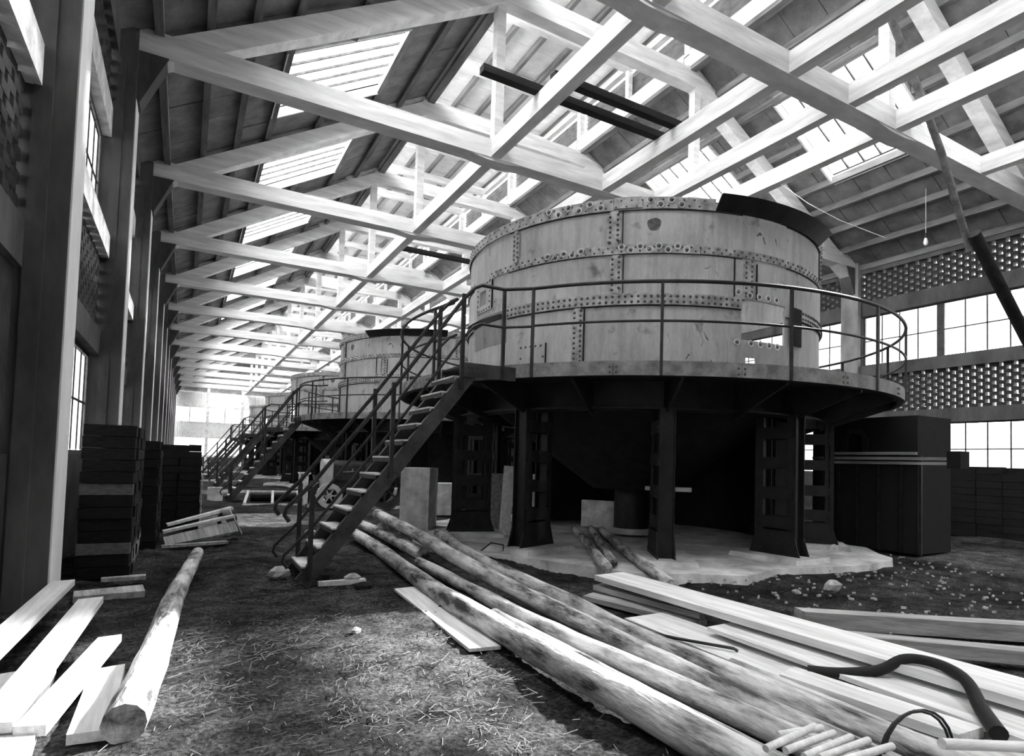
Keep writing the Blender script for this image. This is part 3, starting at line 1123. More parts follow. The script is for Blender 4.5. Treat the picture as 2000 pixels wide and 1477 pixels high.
# ------------------------------------------------------------------ staircases
def make_stair():
    y0, y1 = 6.944, 7.70
    org = (1.2, y0, 0)
    t = empty('steel_stair', org)
    foot, head = Vector((1.18, 0, 0.0)), Vector((3.11, 0, 2.50))
    d = (head - foot).normalized()
    nrm = Vector((-d.z, 0, d.x))
    for y, s in ((y0, 1), (y1, -1)):
        b = MB()
        yv = Vector((0, y, 0))
        b.beam(foot + yv, head + yv, .012, .16, nrm)
        for e in (-.08, .08):
            b.beam(foot + yv + nrm * e + Vector((0, s * .03, 0)), head + yv + nrm * e + Vector((0, s * .03, 0)), .07, .012, nrm)
        for q in np.linspace(.1, .95, 13):
            p = foot + (head - foot) * q + yv
            b.dome((p.x, p.y - s * .006, p.z), (0, -s, 0), .012)
        b.build('stringer', 'stairst', t, org)
    for i in range(12):
        z = .184 + .2065 * i
        x = 1.222 + (z - .184) * .752
        b = MB()
        b.box(x - .05, x + .15, y0 + .012, y1 - .012, z - .012, z + .008, 0)
        b.box(x - .05, x - .042, y0 + .012, y1 - .012, z - .06, z - .012, 1)
        b.build('tread', ['tread', 'stairst'], t, org)
    # landing that joins the platform
    b = MB()
    b.box(3.03, 3.72, y0 - .005, y1, 2.6, 2.625)
    b.build('landing_deck', 'stairst', t, org)
    b = MB()
    b.box(3.02, 3.75, y0 - .02, y0 - .006, 2.46, 2.64)
    for x in (3.08, 3.14, 3.2):
        for z in (2.51, 2.58):
            b.dome((x, y0 - .02, z), (0, -1, 0), .013)
    b.build('landing_fascia', 'stairst', t, org)
    MB().box(3.02, 3.7, y1, y1 + .012, 2.46, 2.64).build('landing_fascia', 'stairst', t, org)
    # railings
    for y in (y0 - .02, y1 + .02):
        for x, z0, z1 in ((1.25, .05, 1.07), (2.12, 1.18, 2.3), (2.98, 2.3, 3.5)):
            MB().box(x - .024, x + .024, y - .02, y + .02, z0, z1).build('railing_post', 'rail', t, org)
        near = y < 7.2
        end = (3.87, 6.72) if near else (3.2, 8.45)
        if near:
            MB().box(3.55 - .02, 3.55 + .02, y - .02, y + .02, 2.46, 3.66).build('railing_post', 'rail', t, org)
        for off, nm, r in ((1.02, 'top_rail', .024), (.52, 'middle_rail', .018)):
            pts = [(1.02, y, off - .33), (.97, y, off - .26), (.98, y, off - .19), (1.25, y, off + .09)]
            pts += [(2.12, y, off + 1.22), (2.98, y, off + 2.42), (3.12, y, off + 2.58), (3.22, y, off + 2.63)] + ([(3.55, y, off + 2.63), (end[0], end[1], off + 2.65)] if near else [(3.24, y + .15, off + 2.64), (end[0], end[1], off + 2.65)])
            MB().tube(pts, r, 7).build(nm, 'rail', t, org)
    return t


st0 = make_stair()
SLB = ['nearest steel staircase with thin railings climbing to the near tank',
       'second steel staircase, behind the nearest one, up to the second tank',
       'third steel staircase from the camera, up to the third tank',
       'fourth steel staircase from the camera, small in the distance',
       'farthest steel staircase, just before the bright end wall']
for i, dy in enumerate((0, 12.9, 21.5, 32.3, 43.0)):
    o = st0 if i == 0 else copy_tree(st0)
    o.location.y = 6.944 + dy
    tag(o, SLB[i], 'staircase', 'steel staircases to the tank platforms')

# ------------------------------------------------------------------ concrete slabs with pedestals under the tanks
prof = [(i * 5, 4.12 + .2 * math.sin(i * .55 + .5) + .06 * math.sin(i * 1.9 + 1) + .03 * math.sin(i * 4.7)) for i in range(72)]


def make_slab(full):
    t = empty('foundation_slab', (TX, TYC, 0))
    b = MB()
    n = len(prof)
    top = [pol(r, a, .075 + .01 * math.sin(a)) for a, r in prof]
    bot = [pol(r + .03, a, -.2) for a, r in prof]
    b.v += top + bot
    b.quad(list(range(n)))
    for i in range(n):
        j = (i + 1) % n
        b.quad([n + i, n + j, j, i])
    b.build('slab', 'dust', t)
    for i in range(10):
        a = 166 + 36 * i
        b = MB()
        c = Vector(pol(3.17, a, 0))
        E = Matrix.Rotation(R(a + 90 + random.uniform(-4, 4)), 3, 'Z')
        P = []
        for z, k in ((.0, 1.06), (.14, 1.0)):
            for x, y in ((-.42, -.55), (.42, -.55), (.42, .55), (-.42, .55)):
                P.append(c + E @ Vector((x * k, y * k, z)))
        b.hexa(P).build('pedestal', 'dust', t)
    return t


sl0 = make_slab(True)
for i in range(5):
    o = sl0 if i == 0 else copy_tree(sl0)
    o.location = (TX, TYC + TD * i, 0)
    if i == 1:
        o.rotation_euler.z = R(-40)
    tag(o, 'dusty concrete foundation slab with pedestals under the %s furnace tank' % (['nearest', 'second', 'third', 'fourth', 'farthest'][i]), 'slab', 'foundation slabs')


# ------------------------------------------------------------------ dark brick furnace to the right of the near tank
fo = (11.1, 6.2, 0)
fb = empty('brick_furnace', fo)
tag(fb, 'dark brick furnace block with arched niche right of the near tank', 'furnace')
body = MB()
X0, X1, Ya, Yb, ZT = 11.1, 12.2, 5.75, 7.75, 2.42
na, nb_, nz0, nz1 = 6.72, 7.0, 1.72, 2.02      # niche
body.box(X0 + .25, X1, Ya, Yb, 0, ZT)
body.box(X0, X0 + .25, Ya, na, 0, ZT)
body.box(X0, X0 + .25, nb_, Yb, 0, ZT)
body.box(X0, X0 + .25, na, nb_, 0, nz0)
body.box(X0, X0 + .25, na, nb_, nz1 + .12, ZT)
body.build('masonry', 'furnace', fb, fo)
bm = MB().box(-.05, .02, -.055, .055, -.03, .03).mesh('brick', 'wallbrick')
for i in range(5):
    for y in (na - .06, nb_ + .06):
        inst('brick', bm, (0, y - fo[1], nz0 + .035 + .065 * i), fb)
for i in range(7):
    q = math.pi * (i + .5) / 7
    inst('brick', bm, (0, (na + nb_) / 2 - .17 * math.cos(q) - fo[1], nz1 + .03 + .14 * math.sin(q)), fb, (q - math.pi / 2 if False else -(q - math.pi / 2) * -1, 0, 0), (1, .7, 1))
for i, y in enumerate((7.15, 6.77, 6.37, 5.98, 5.66)):
    MB().box(X0 - .1, X0 - .06, y - .02, y + .02, 0, 1.72).build('buckstay', 'rail', fb, fo)
for z, y0_, y1_ in ((1.58, 5.05, 7.65), (1.66, 5.05, 7.65), (1.75, 5.7, 7.4)):
    MB().box(X0 - .16, X0 - .1, y0_, y1_, z - .025, z + .025).build('waling', 'oldplank', fb, fo)
MB().box(X0 - .3, X0 - .02, 4.95, 5.15, 1.5, 1.78).build('coupling', 'black', fb, fo)


# ------------------------------------------------------------------ stacks of dark bricks
blk_me = MB().box(-.5, .5, -.5, .5, -.5, .5).mesh('brick', 'stackbrick')
blk2_me = MB().box(-.5, .5, -.5, .5, -.5, .5).mesh('brick', 'polewood')


def brick_stack(x0, x1, y0_, y1_, zt, label, bl=.4, bw=.2, bh=.13, ragged=.0, side='both', pale=()):
    org_ = ((x0 + x1) / 2, (y0_ + y1_) / 2, 0)
    t = empty('brick_stack', org_)
    tag(t, label, 'brick stack')
    n = int(zt / bh)
    core = MB()
    core.box(x0 + bw, x1 - bw, y0_ + bw, y1_ - bw, 0, n * bh - .02)
    core.build('inner_bricks', 'stackbrick', t, org_)
    nx = max(1, int(round((x1 - x0) / bl)))
    nyy = max(1, int(round((y1_ - y0_) / bl)))
    cnt = 0
    for j in range(n):
        z = bh * (j + .5)
        for i in range(nx):
            lx = (x1 - x0) / nx
            for yy in (y0_ + bw / 2, y1_ - bw / 2):
                if j == n - 1 and random.random() < ragged:
                    continue
                cnt += 1
                inst('brick', blk2_me if cnt in pale else blk_me, (x0 + lx * (i + .5) - org_[0] + random.uniform(-.01, .01), yy - org_[1] + random.uniform(-.012, .012), z), t, (0, 0, random.uniform(-.03, .03)), (lx - .012, bw, bh - .008))
        for i in range(nyy - 1):
            ly = (y1_ - y0_ - 2 * bw) / (nyy - 1)
            for xx in ((x0 + bw / 2, x1 - bw / 2) if side == 'both' else (x1 - bw / 2,) if side == 'right' else (x0 + bw / 2,)):
                if j == n - 1 and random.random() < ragged:
                    continue
                inst('brick', blk_me, (xx - org_[0] + random.uniform(-.012, .012), y0_ + bw + ly * (i + .5) - org_[1], z), t, (0, 0, random.uniform(-.03, .03)), (bw, ly - .012, bh - .008))
    return t


brick_stack(-.97, -.47, 8.0, 9.8, 1.72, 'tall dark brick stack right behind the nearest left column', ragged=.5, side='right', pale=(5, 15))
brick_stack(-.86, -.30, 10.05, 11.7, 1.68, 'dark brick stack between two others along the left wall', ragged=.4, side='right')
brick_stack(-.8, .28, 12.3, 14.2, 1.62, 'wide dark brick stack farthest from the camera beside the left aisle', ragged=.3, side='right')
brick_stack(15.6, 16.6, 4.6, 9.6, 1.6, 'long low dark brick stack below the right wall windows', ragged=.35, side='left', bl=.5, bh=.16)

# ------------------------------------------------------------------ long poles on the ground


def pole(name, pts, r, label, cat='log', group=None, m='log', n=12, knots=True):
    o = Vector(pts[0])
    P = []
    rs = []
    N = 26
    pv = [Vector(p) for p in pts]
    seg = [0]
    for a, b in zip(pv[:-1], pv[1:]):
        seg.append(seg[-1] + (b - a).length)
    ph = random.uniform(0, 6)
    for i in range(N + 1):
        q = seg[-1] * i / N
        j = max(k for k in range(len(seg) - 1) if seg[k] <= q + 1e-9)
        f = (q - seg[j]) / (seg[j + 1] - seg[j])
        p = pv[j].lerp(pv[j + 1], f)
        e = .012 * math.sin(q * 1.3 + ph) if knots else 0
        P.append(p + Vector((e, 0, .4 * e)))
        r_ = r if not isinstance(r, tuple) else r[0] + (r[1] - r[0]) * i / N
        rs.append(r_ * (1 + (random.uniform(-.06, .06) if knots else 0)))
    d = pv[-1] - pv[0]
    an = math.atan2(-d.x, d.y)
    Q = Matrix.Rotation(-an, 3, 'Z')
    b = MB().tube([Q @ (p - o) for p in P], rs, n)
    ob = b.build(name, m)
    ob.location = o
    ob.rotation_euler.z = an
    return tag(ob, label, cat, group)


GP = 'long poles in the foreground'
pole('peeled_pole', [(2.6, 10.4, .11), (2.36, 7.0, .1), (2.21, 5.05, .1), (2.17, 3.9, .1), (2.22, 2.2, .1), (2.24, .6, .1)], (.085, .105), 'longest peeled pole, lowest and leftmost of the foreground pile', group=GP)
pole('peeled_pole', [(2.44, 4.8, .05), (2.48, .7, .05)], .048, 'thin peeled pole lying close beside the leftmost long pole', group=GP)
pole('peeled_pole', [(2.72, 7.5, .075), (2.62, 5.8, .075), (2.61, 4.5, .075), (2.66, 2.7, .075), (2.68, .6, .075)], (.065, .075), 'peeled pole in the middle of the foreground pile', group=GP)
pole('peeled_pole', [(3.1, 10.8, .4), (2.98, 8.3, .3), (2.86, 6.0, .22), (2.83, 4.6, .15), (2.84, 3.4, .1), (2.85, 2.4, .075), (2.85, .6, .075)], (.095, .065), 'peeled pole with its far end propped up on a pale stone', group=GP)
pole('peeled_pole', [(3.98, 10.1, .1), (3.42, 6.96, .1), (3.2, 5.1, .1), (3.05, 3.7, .1), (3.03, 2.4, .1), (3.02, .6, .1)], (.085, .095), 'dark-shaded peeled pole along the right of the foreground pile', group=GP)
pole('peeled_pole', [(3.1, 11.9, .1), (2.98, 9.3, .1), (2.93, 7.9, .1)], (.085, .095), 'shorter peeled pole ending under the foot of the nearest staircase', group=GP)
pole('peeled_pole', [(3.29, 2.9, .06), (3.2, .6, .06)], .05, 'thin peeled pole rightmost of the foreground pile', group=GP)
pole('round_log', [(6.6, 9.65, .16), (4.53, 5.88, .16)], .07, 'leftmost of three short logs leaning on the near slab', group='short logs on the slab')
pole('round_log', [(6.88, 9.5, .16), (4.83, 6.17, .16)], .07, 'middle one of three short logs on the near slab', group='short logs on the slab')
pole('round_log', [(6.85, 9.15, .17), (5.75, 7.1, .17), (4.66, 4.93, .1)], .075, 'longest of three short logs, reaching off the near slab', group='short logs on the slab')
pole('peeled_pole', [(-.2, 3.45, .1), (-.14, 4.25, .1), (-.02, 6.2, .09), (.2, 9.1, .08)], (.1, .075), 'single peeled pole lying along the left side of the aisle')


# ------------------------------------------------------------------ planks
def plank(name, c, size, rz, label, m='plank', ry=0.0, rx=0.0, group=None, cat='plank'):
    b = MB()
    b.obox((0, 0, 0), size)
    for i, v in enumerate(b.v):          # saw-cut ends not quite square, slight warp
        b.v[i] = (v[0] + .012 * math.sin(v[1] * 3 + c[0]), v[1] + .02 * (1 if v[0] > 0 else -1) * (1 if v[1] > 0 else -.6), v[2])
    o = b.build(name, m)
    o.location = c
    o.rotation_euler = (rx, ry, rz)
    return tag(o, label, cat, group)


GP = 'boards on the right of the foreground'
plank('long_plank', (4.1, 2.85, .2), (.43, 4.8, .055), R(.5), 'long pale sawn plank running to the lower right corner', group=GP)
plank('board', (3.6, 2.75, .05), (.48, 2.9, .03), R(-2), 'broad pale board beside the long plank', group=GP)
plank('board', (3.83, 2.2, .12), (.42, 2.6, .03), R(-2.5), 'pale board tucked under the edge of the long plank', group=GP)
plank('board', (3.45, 2.05, .1), (.22, 1.0, .05), R(3), 'short thick board end lying against the poles', group=GP)
plank('weathered_plank', (4.0, 4.55, .1), (.2, 1.4, .05), R(6), 'weathered plank sticking out under the far end of the long plank', m='oldplank', group=GP)
plank('weathered_plank', (3.85, 4.5, .035), (.2, 1.3, .05), R(12), 'weathered plank lowest under the far end of the long plank', m='oldplank', group=GP)
plank('weathered_plank', (4.2, 4.3, .147), (.16, 1.4, .04), R(2), 'narrow dark plank just beneath the long pale plank', m='oldplank', group=GP)
plank('timber_baulk', (5.75, 2.85, .08), (.18, 2.2, .14), R(52), 'weathered timber baulk on the earth beyond the long plank', m='oldplank', group=GP, cat='timber')
plank('timber_baulk', (5.25, 2.4, .06), (.16, 1.6, .1), R(46), 'shorter weathered baulk just behind the long plank', m='oldplank', group=GP, cat='timber')
plank('board', (2.05, 5.1, .03), (.24, 2.2, .025), R(-3), 'pale board lying half under the leftmost long pole')
GP = 'planks at the lower left'
plank('plank_offcut', (-.94, 5.1, .2), (.16, 2.9, .05), R(-3), 'pale plank at the far left edge, leaning on the others', group=GP, rx=R(1.5))
plank('plank_offcut', (-.66, 4.75, .16), (.16, 2.3, .05), R(-3), 'pale plank second from the left edge, lower left pile', group=GP, rx=R(2))
plank('plank_offcut', (-.48, 4.3, .1), (.13, 1.5, .05), R(-6), 'short pale plank third from the left edge, lower left pile', group=GP)
plank('plank_offcut', (-.34, 4.0, .05), (.17, 1.0, .05), R(2), 'shortest broad pale offcut nearest the single pole', group=GP)
plank('plank_offcut', (-.72, 3.9, .06), (.3, 1.4, .05), R(5), 'broad pale plank lowest in the lower left pile', group=GP)
GP = 'scrap boards beside the brick stack'
plank('scrap_board', (.26, 10.7, .42), (.95, .14, .04), R(14), 'top board of the scrap heap beside the wide brick stack', group=GP, ry=R(-14))
plank('scrap_board', (.25, 10.55, .32), (1.0, .16, .04), R(10), 'pale middle board of the scrap heap beside the brick stack', group=GP, ry=R(-12))
plank('scrap_board', (.28, 10.4, .17), (1.0, .2, .05), R(12), 'dark broad board in the scrap heap by the brick stack', m='oldplank', group=GP, ry=R(-10), rx=R(40))
plank('scrap_board', (.2, 10.2, .05), (.9, .1, .04), R(16), 'lowest thin board of the scrap heap by the brick stack', m='oldplank', group=GP)
plank('scrap_board', (.72, 10.95, .3), (.14, .8, .03), R(-20), 'bright upright scrap board at the right end of the heap', group=GP, rx=R(-35))
plank('scrap_board', (1.55, 6.72, .04), (.5, .07, .05), R(-2), 'pale wooden offcut on the ground at the nearest stair foot')
plank('scrap_board', (-.55, 6.9, .05), (.55, .3, .06), R(8), 'short pale slab of wood on the dark ground by the left pole', m='oldplank')
plank('scrap_board', (-.5, 8.0 - .25, .04), (.4, .1, .04), R(5), 'small board lying before the tall dark brick stack', m='oldplank')

# concrete blocks, boards and pipes beyond the staircase
o = MB().obox((0, 0, .62), (.55, .85, 1.24)).build('concrete_block', 'concrete')
o.location = (4.05, 11.3, 0)
o.rotation_euler.z = R(-32)
tag(o, 'tall pale concrete block standing between the staircase and the tank', 'block')
o = MB().obox((0, 0, .42), (.7, .5, .8)).build('concrete_block', 'concrete')
o.location = (5.85, 14.4, 0)
o.rotation_euler.z = R(-10)
tag(o, 'low pale concrete block behind the tall one', 'block')
plank('upright_board', (5.15, 9.7, .68), (.2, .05, 1.3), R(-10), 'white board standing upright beside the tank leg', ry=R(3), cat='board')
plank('upright_board', (5.72, 9.45, .62), (.34, .05, 1.15), R(-8), 'broad pale board standing behind the tank leg', cat='board')
plank('upright_board', (5.42, 10.6, .62), (.35, .05, 1.1), R(-8), 'dull board standing behind the left tank leg', m='oldplank', cat='board')
o = MB().obox((0, 0, .3), (1.3, .12, .55)).build('concrete_kerb', 'concrete')
o.location = (7.75, 9.95, .08)
o.rotation_euler.z = R(-52)
tag(o, 'low concrete wall slab on the foundation beneath the near tank', 'wall slab')
pole('white_pipe', [(6.55, 7.55, 1.04), (6.85, 6.85, 1.05)], .035, 'short white pipe held level behind the tank leg', 'pipe', m='chalk', knots=False)
bpy.data.objects['white_pipe'].parent = None

# ------------------------------------------------------------------ tractor behind the staircase
to = (3.9, 17.4, 0)
t = empty('tractor', to)
tag(t, 'old tractor with pale radiator shell half hidden behind the nearest staircase', 'tractor')
b = MB()
N = 9
for x in (3.36, 3.62):
    for i in range(N):
        q = math.pi * i / (N - 1)
        b.v.append((x, 17.4 - .27 * math.cos(q), 1.18 + .17 * math.sin(q)))
    b.v += [(x, 17.64, .5), (x, 17.16, .5)]
k = N + 2
b.quad(list(range(k))[::-1])
b.quad([k + i for i in range(k)])
for i in range(k):
    b.quad([i, (i + 1) % k, k + (i + 1) % k, k + i])
b.build('radiator', 'hood', t, to)
b = MB()
for x in (3.62, 4.75):
    for i in range(N):
        q = math.pi * i / (N - 1)
        b.v.append((x, 17.4 - .25 * math.cos(q), 1.17 + .15 * math.sin(q)))
    b.v += [(x, 17.62, .75), (x, 17.18, .75)]
b.quad(list(range(k))[::-1])
b.quad([k + i for i in range(k)])
for i in range(k):
    b.quad([i, (i + 1) % k, k + (i + 1) % k, k + i])
b.build('hood', 'tractor', t, to)
MB().box(3.62, 5.2, 17.24, 17.56, .4, .75).build('engine_block', 'tractor', t, to)
MB().tube([(3.5, 17.4, 1.34), (3.5, 17.4, 1.44)], .06, 10).build('filler_cap', 'tractor', t, to)
MB().tube([(4.2, 17.4, 1.3), (4.2, 17.4, 1.75)], .035, 8).build('exhaust', 'tractor', t, to)
MB().tube([(3.5, 16.95, .35), (3.5, 17.85, .35)], .04, 8).build('front_axle', 'tractor', t, to)
for y in (16.95, 17.85):
    b = MB().ring(.22, .34, -.07, .07, n=20)
    b.ring(.02, .06, -.08, .08, n=10)
    for q in range(6):
        a = q * 60
        b.beam(pol(.05, a, 0), pol(.24, a, 0), .03, .05, (0, 0, 1))
    b.v = [(v[0] + 3.5, v[2] + y, v[1] + .34) for v in b.v]
    b.build('front_wheel', 'hood' if y < 17 else 'tractor', t, to)
for y in (16.85, 17.95):
    b = MB().ring(.45, .6, -.12, .12, n=24)
    b.ring(.03, .1, -.13, .13, n=10)
    for q in range(8):
        b.beam(pol(.08, q * 45, 0), pol(.47, q * 45, 0), .04, .06, (0, 0, 1))
    b.v = [(v[0] + 5.0, v[2] + y, v[1] + .6) for v in b.v]
    b.build('rear_wheel', 'tractor', t, to)
scr = [(0, .02), (.03, .06), (.07, .08), (.05, .02), (.01, -.02), (.05, -.01), (.1, .03), (.11, .0), (.14, .04), (.15, .0), (.19, .03), (.2, .01),
       (.23, .045), (.24, .005), (.28, .04), (.29, .01), (.33, .045), (.34, .01), (.39, .12), (.37, .02), (.42, .04)]
MB().tube([(3.78 + p[0], 17.145, .98 + p[1]) for p in scr], .006, 5).build('script_lettering', 'chalk', t, to)
o = MB()
for x0, x1, y0_, y1_, z0, z1 in ((3.0, 3.04, 17.3, 17.7, 0, .95), (2.8, 2.84, 17.3, 17.7, 0, .95), (2.78, 3.06, 17.28, 17.72, .92, .96), (2.8, 3.04, 17.3, 17.34, .1, .9), (2.8, 3.04, 17.66, 17.7, .1, .9)):
    o.box(x0, x1, y0_, y1_, z0, z1)
tag(o.build('wooden_crate', 'plank', None, (2.92, 17.5, 0)) if False else o.build('wooden_crate', 'plank'), 'narrow upright pale wooden crate left of the tractor', 'crate')
# white frame lying in front of the second stair
fo_ = (2.3, 18.6, 0)
t = empty('batten_pallet', fo_)
tag(t, 'pale open pallet of battens lying before the second staircase foot', 'pallet')
for p0, p1 in (((1.45, 18.2, .03), (3.2, 18.0, .03)), ((1.6, 19.3, .33), (3.1, 19.2, .33)), ((1.5, 18.2, .06), (1.68, 19.3, .34)), ((2.2, 18.12, .06), (2.34, 19.26, .34)), ((2.95, 18.05, .06), (3.02, 19.2, .34))):
    MB().beam(p0, p1, .07, .05).build('batten', 'plank', t, fo_)
o = MB().obox((0, 0, .2), (.4, .3, .4)).build('concrete_block', 'concrete')
o.location = (.85, 20.2, 0)
tag(o, 'small pale concrete block at the foot of the second staircase', 'block')
pole('boiler_pipe', [(1.75, 19.5, .16), (3.0, 19.4, .16)], .15, 'dark pipe lying behind the pale batten pallet', 'pipe', m='steel', knots=False)
# drum and pipe left of the aisle
b = MB().ring(.1, .17, -.05, .05, n=20)
b.v = [(v[0] + .75, v[2] + 12.6, v[1] + .17) for v in b.v]
tag(b.build('iron_wheel', 'black'), 'small black iron wheel lying at the end of the scrap heap', 'wheel')
pole('pipe_length', [(.72, 11.5, .06), (.85, 12.3, .06)], .055, 'short pale pipe leaning over the scrap heap', 'pipe', m='plank', knots=False)

t = empty('hanging_chain', (.3, 12.22, 1.0))
tag(t, 'thin pale chain hanging down the corner of the wide brick stack', 'chain')
lk = MB().tube([(.012 * math.cos(q), 0, .035 * math.sin(q)) for q in np.linspace(0, 6.283, 11)], .004, 5).mesh('link', 'chalk')
for i in range(15):
    inst('link', lk, (0, 0, -.06 * i), t, (0, 0, R(90) * (i % 2)))

# ------------------------------------------------------------------ odds and ends in the foreground


def stone(loc, s, label, m='stone', group=None):
    b = MB()
    n, k = 7, 4
    for j in range(k):
        q = math.pi * (j + .5) / k
        for i in range(n):
            a = 2 * math.pi * i / n
            f = random.uniform(.75, 1.15)
            b.v.append((s[0] * math.sin(q) * math.cos(a) * f, s[1] * math.sin(q) * math.sin(a) * f, s[2] * (-math.cos(q) + .85)))
    for j in range(k - 1):
        for i in range(n):
            b.quad([j * n + i, j * n + (i + 1) % n, (j + 1) * n + (i + 1) % n, (j + 1) * n + i])
    b.quad(list(range(n))[::-1])
    b.quad([(k - 1) * n + i for i in range(n)])
    o = b.build('stone', m)
    o.location = loc
    return tag(o, label, 'stone', group)


stone((1.0, 7.35, 0), (.14, .1, .08), 'pale rough stone left of the nearest stair foot')
stone((1.68, 6.75, 0), (.1, .08, .07), 'pale stone at the end of the offcut by the nearest stair')
stone((1.72, 6.45, 0), (.12, .1, .045), 'dark flat stone right of the nearest stair foot', 'stackbrick')
stone((6.6, 4.35, 0), (.14, .09, .08), 'broken pale stone lying in front of the near slab')
stone((6.1, 4.45, 0), (.06, .05, .03), 'small pale chip on the dark earth before the near slab')
stone((1.25, 4.85, 0), (.045, .04, .03), 'small white chip in the middle of the aisle earth')
stone((3.08, 10.45, 0), (.15, .15, .15), 'pale stone propping up the far end of a long pole')
stone((2.0, 11.2, 0), (.12, .1, .06), 'pale lump on the ground behind the nearest stair')
b = MB()
for z in (0, .05):
    b.ring(.02, .06, -.02, .02, n=16)
o = MB().ring(.02, .065, -.03, .03, n=18)
o.v = [(v[2], v[0], v[1] + .065) for v in o.v]
o = o.build('porcelain_ring', 'chalk')
o.location = (9.3, 6.1, .08)
o.rotation_euler.z = R(35)
tag(o, 'small white ring lying on the edge of the near slab', 'ring')

# bent irons, hose and wires
tag(MB().tube([(3.2, 3.72, .1), (3.35, 3.45, .09), (3.55, 3.1, .09), (3.57, 3.08, .075)], .012, 6).build('bent_iron_rod', 'rail'), 'thin bent iron rod resting on the pale boards', 'rod')
tag(MB().tube([(5.7 * .68, 12.0 * .68, .04), (5.9 * .68, 11.8 * .68, .2), (6.1 * .68, 11.6 * .68, .18), (6.1 * .68, 11.6 * .68, .02)], .012, 6).build('bent_iron_rod', 'rail'), 'bent iron rod end beside the left tank leg', 'rod')
hp = [(3.55, 2.5, .11), (3.68, 2.34, .13), (3.82, 2.2, .175), (3.92, 2.12, .25), (3.98, 2.04, .265), (3.97, 1.9, .265), (3.86, 1.74, .25), (3.7, 1.6, .18), (3.5, 1.44, .15)]
def smooth(P, k=5):
    P = [Vector(p) for p in P]
    out = []
    for i in range(len(P) - 1):
        a, b_, c_, d = P[max(i - 1, 0)], P[i], P[i + 1], P[min(i + 2, len(P) - 1)]
        for j in range(k):
            t_ = j / k
            out.append(.5 * ((2 * b_) + (c_ - a) * t_ + (2 * a - 5 * b_ + 4 * c_ - d) * t_ ** 2 + (3 * b_ - a - 3 * c_ + d) * t_ ** 3))
    return out + [P[-1]]


hs = smooth(hp)
tag(MB().tube(hs, [.042 - .012 * math.sin(math.pi * i / (len(hs) - 1)) for i in range(len(hs))], 12).build('black_hose', 'hose'), 'thick black hose lying over the edge of the long plank', 'hose')
for i in range(2):
    arc = [(2.98 + .2 * math.cos(q) + .03 * i, 1.55 - .05 * math.cos(q), .1 + .21 * math.sin(q)) for q in np.linspace(math.pi, .0, 12)]
    tag(MB().tube(arc, .007, 5).build('wire_hoop', 'rail'), ('front' if i == 0 else 'rear') + ' one of two thin wire hoops standing over the right pole', 'wire', 'wire hoops')
STK = [((2.15, 1.705, .245), (2.53, 1.746, .25)), ((2.32, 1.777, .24), (2.56, 1.73, .245)), ((2.25, 1.686, .225), (2.6, 1.70, .225)), ((2.28, 1.62, .222), (2.64, 1.645, .222)), ((2.33, 1.585, .222), (2.68, 1.59, .222)), ((2.35, 1.53, .222), (2.72, 1.51, .222))]
SN = ['uppermost', 'second from top', 'leftmost lower', 'middle', 'right-hand', 'lowest']
for i, (p0, p1) in enumerate(STK):
    tag(MB().tube([p0, p1], .016, 8).build('cut_stick', 'plank', None, p0), SN[i] + ' pale cut stick of the small bundle on the poles', 'stick', 'bundle of cut sticks')
pole('cut_pole', [(2.75, 1.33, .3), (3.3, 1.22, .22)], .022, 'pale thin pole end in the lower right corner', m='plank', knots=False)

# straw, chips
b = MB()
for i in range(2600):
    y = 2.0 + 8.5 * random.random() ** 1.6
    x = random.gauss(1.1, .75) if random.random() < .75 else random.uniform(-.8, 2.3)
    if i % 3:                      # most of it lies in loose clumps
        cl = i % 17
        x = (.35, 1.5, .9, 1.9, .6, 1.2, .2, 1.75, 1.0, .7, 1.4, .5, 1.1, 1.6, .8, .1, 1.3)[cl] + random.gauss(0, .16)
        y = (6.1, 5.6, 5.2, 4.6, 4.7, 4.2, 3.9, 3.6, 3.4, 3.0, 2.9, 5.7, 7.0, 6.4, 7.9, 5.0, 2.5)[cl] + random.gauss(0, .2)
    if not -.9 < x < 2.6:
        continue
    L = random.uniform(.015, .1) * (1.8 if random.random() < .08 else 1)
    a = random.uniform(0, 6.28)
    z = random.uniform(.008, .03)
    tl = random.uniform(-.12, .12)
    d = Vector((math.cos(a), math.sin(a), tl)) * L / 2
    p = Vector((x, y, z + abs(d.z)))
    wd = random.uniform(.002, .0045)
    b.beam(p - d, p + d, wd, wd * .6)
tag(b.build('straw_litter', 'straw'), 'pale dry straw and splinters scattered over the aisle earth', 'straw', kind='stuff')
b = MB()
for i in range(260):
    y = random.uniform(3.0, 6.0)
    x = random.uniform(5.2, 10.5)
    L = random.uniform(.012, .05)
    b.obox((x, y, .015), (L, L * random.uniform(.3, 1), .02), random.uniform(0, 3), random.uniform(-.3, .3))
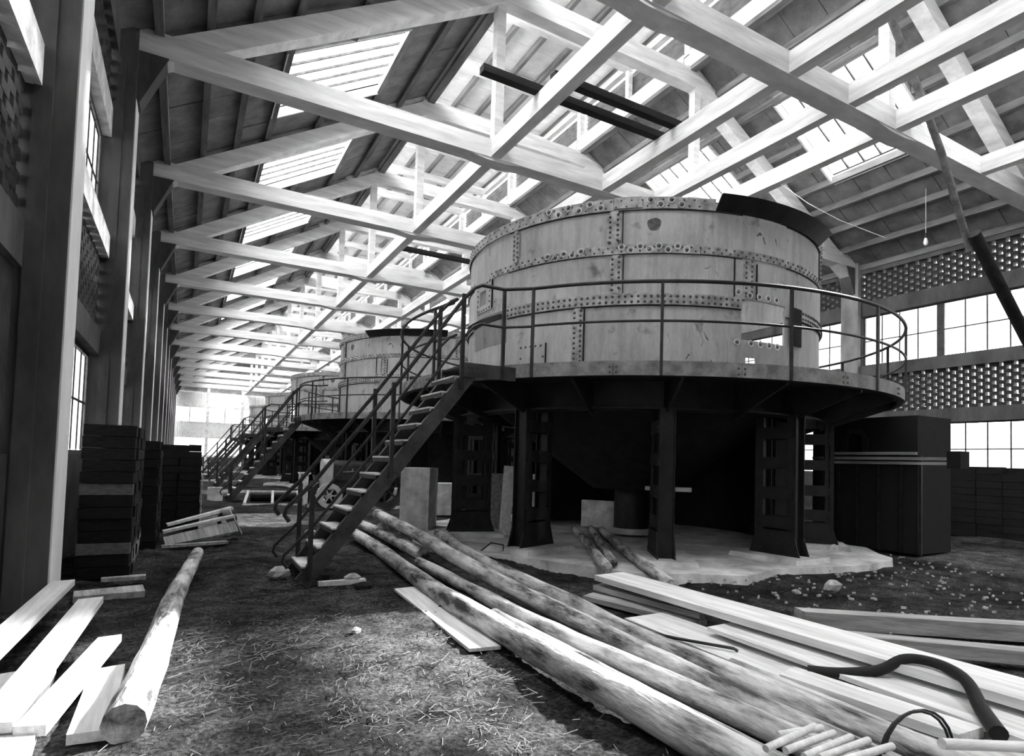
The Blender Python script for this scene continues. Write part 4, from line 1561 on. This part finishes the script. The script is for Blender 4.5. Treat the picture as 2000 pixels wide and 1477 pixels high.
tag(b.build('rubble_litter', 'stone'), 'small pale rubble scattered on the dark earth before the slab', 'rubble', kind='stuff')

# ------------------------------------------------------------------ things up in the roof
for i, (x0, x1, y, z, lab) in enumerate(((4.55, 9.2, 10.1, TIE1 + .065, 'dark timber laid across the two left long beams, its left end sticking out'),
                                         (5.8, 9.2, 9.58, TIE1 + .075, 'dark timber laid across the long beams, nearest the camera'),
                                         (6.2, 9.2, 20.3, TIE1 + .07, 'dark timber laid across the long beams farther off'),)):
    tag(MB().box(x0, x1, y - .09, y + .09, z - .07, z + .07).build('roof_timber', 'darkwood', None, (x0, y, z)), lab, 'timber')
PT = [(11.49, 6.45, 10.17), (12.06, 6.45, 9.55), (12.71, 6.45, 8.78), (13.33, 6.45, 8.03), (13.96, 6.45, 7.04), (14.49, 6.45, 6.22)]
tag(MB().tube(PT, .075, 8).build('leaning_pole', 'polewood', None, PT[0]), 'long pole leaning against the nearest roof truss at right', 'pole')
PT = [(14.3, 6.3, 6.5), (15.59, 6.3, 5.45), (16.88, 6.3, 4.43), (18.2, 6.3, 3.3), (19.4, 6.3, 2.2)]
tag(MB().tube(PT, .13, 8).build('raking_strut', 'darkwood', None, PT[0]), 'thick dark raking strut falling towards the right wall', 'strut')
t = empty('hanging_lamp', (17.77, 9.0, 7.84))
tag(t, 'bare light bulb hanging on a cord from the right slope', 'lamp')
MB().tube([(17.77, 9, 8.1), (17.77, 9, 9.4)], .008, 5).build('cord', 'chalk', t, (17.77, 9, 7.84))
MB().tube([(17.77, 9, 7.98), (17.77, 9, 8.12)], .035, 8).build('socket', 'steel', t, (17.77, 9, 7.84))
MB().tube([(17.77, 9, 7.78), (17.77, 9, 7.81), (17.77, 9, 7.87), (17.77, 9, 7.95), (17.77, 9, 8.0)], [.02, .05, .06, .04, .03], 10).build('bulb', 'bulb', t, (17.77, 9, 7.84))
tag(MB().tube([(12.27, 9.48, 8.3), (12.9, 9.2, 7.88), (13.6, 8.84, 7.5), (14.6, 8.3, 7.1)], .008, 5).build('slack_wire', 'chalk'), 'pale slack wire hanging from the right long beam', 'wire')
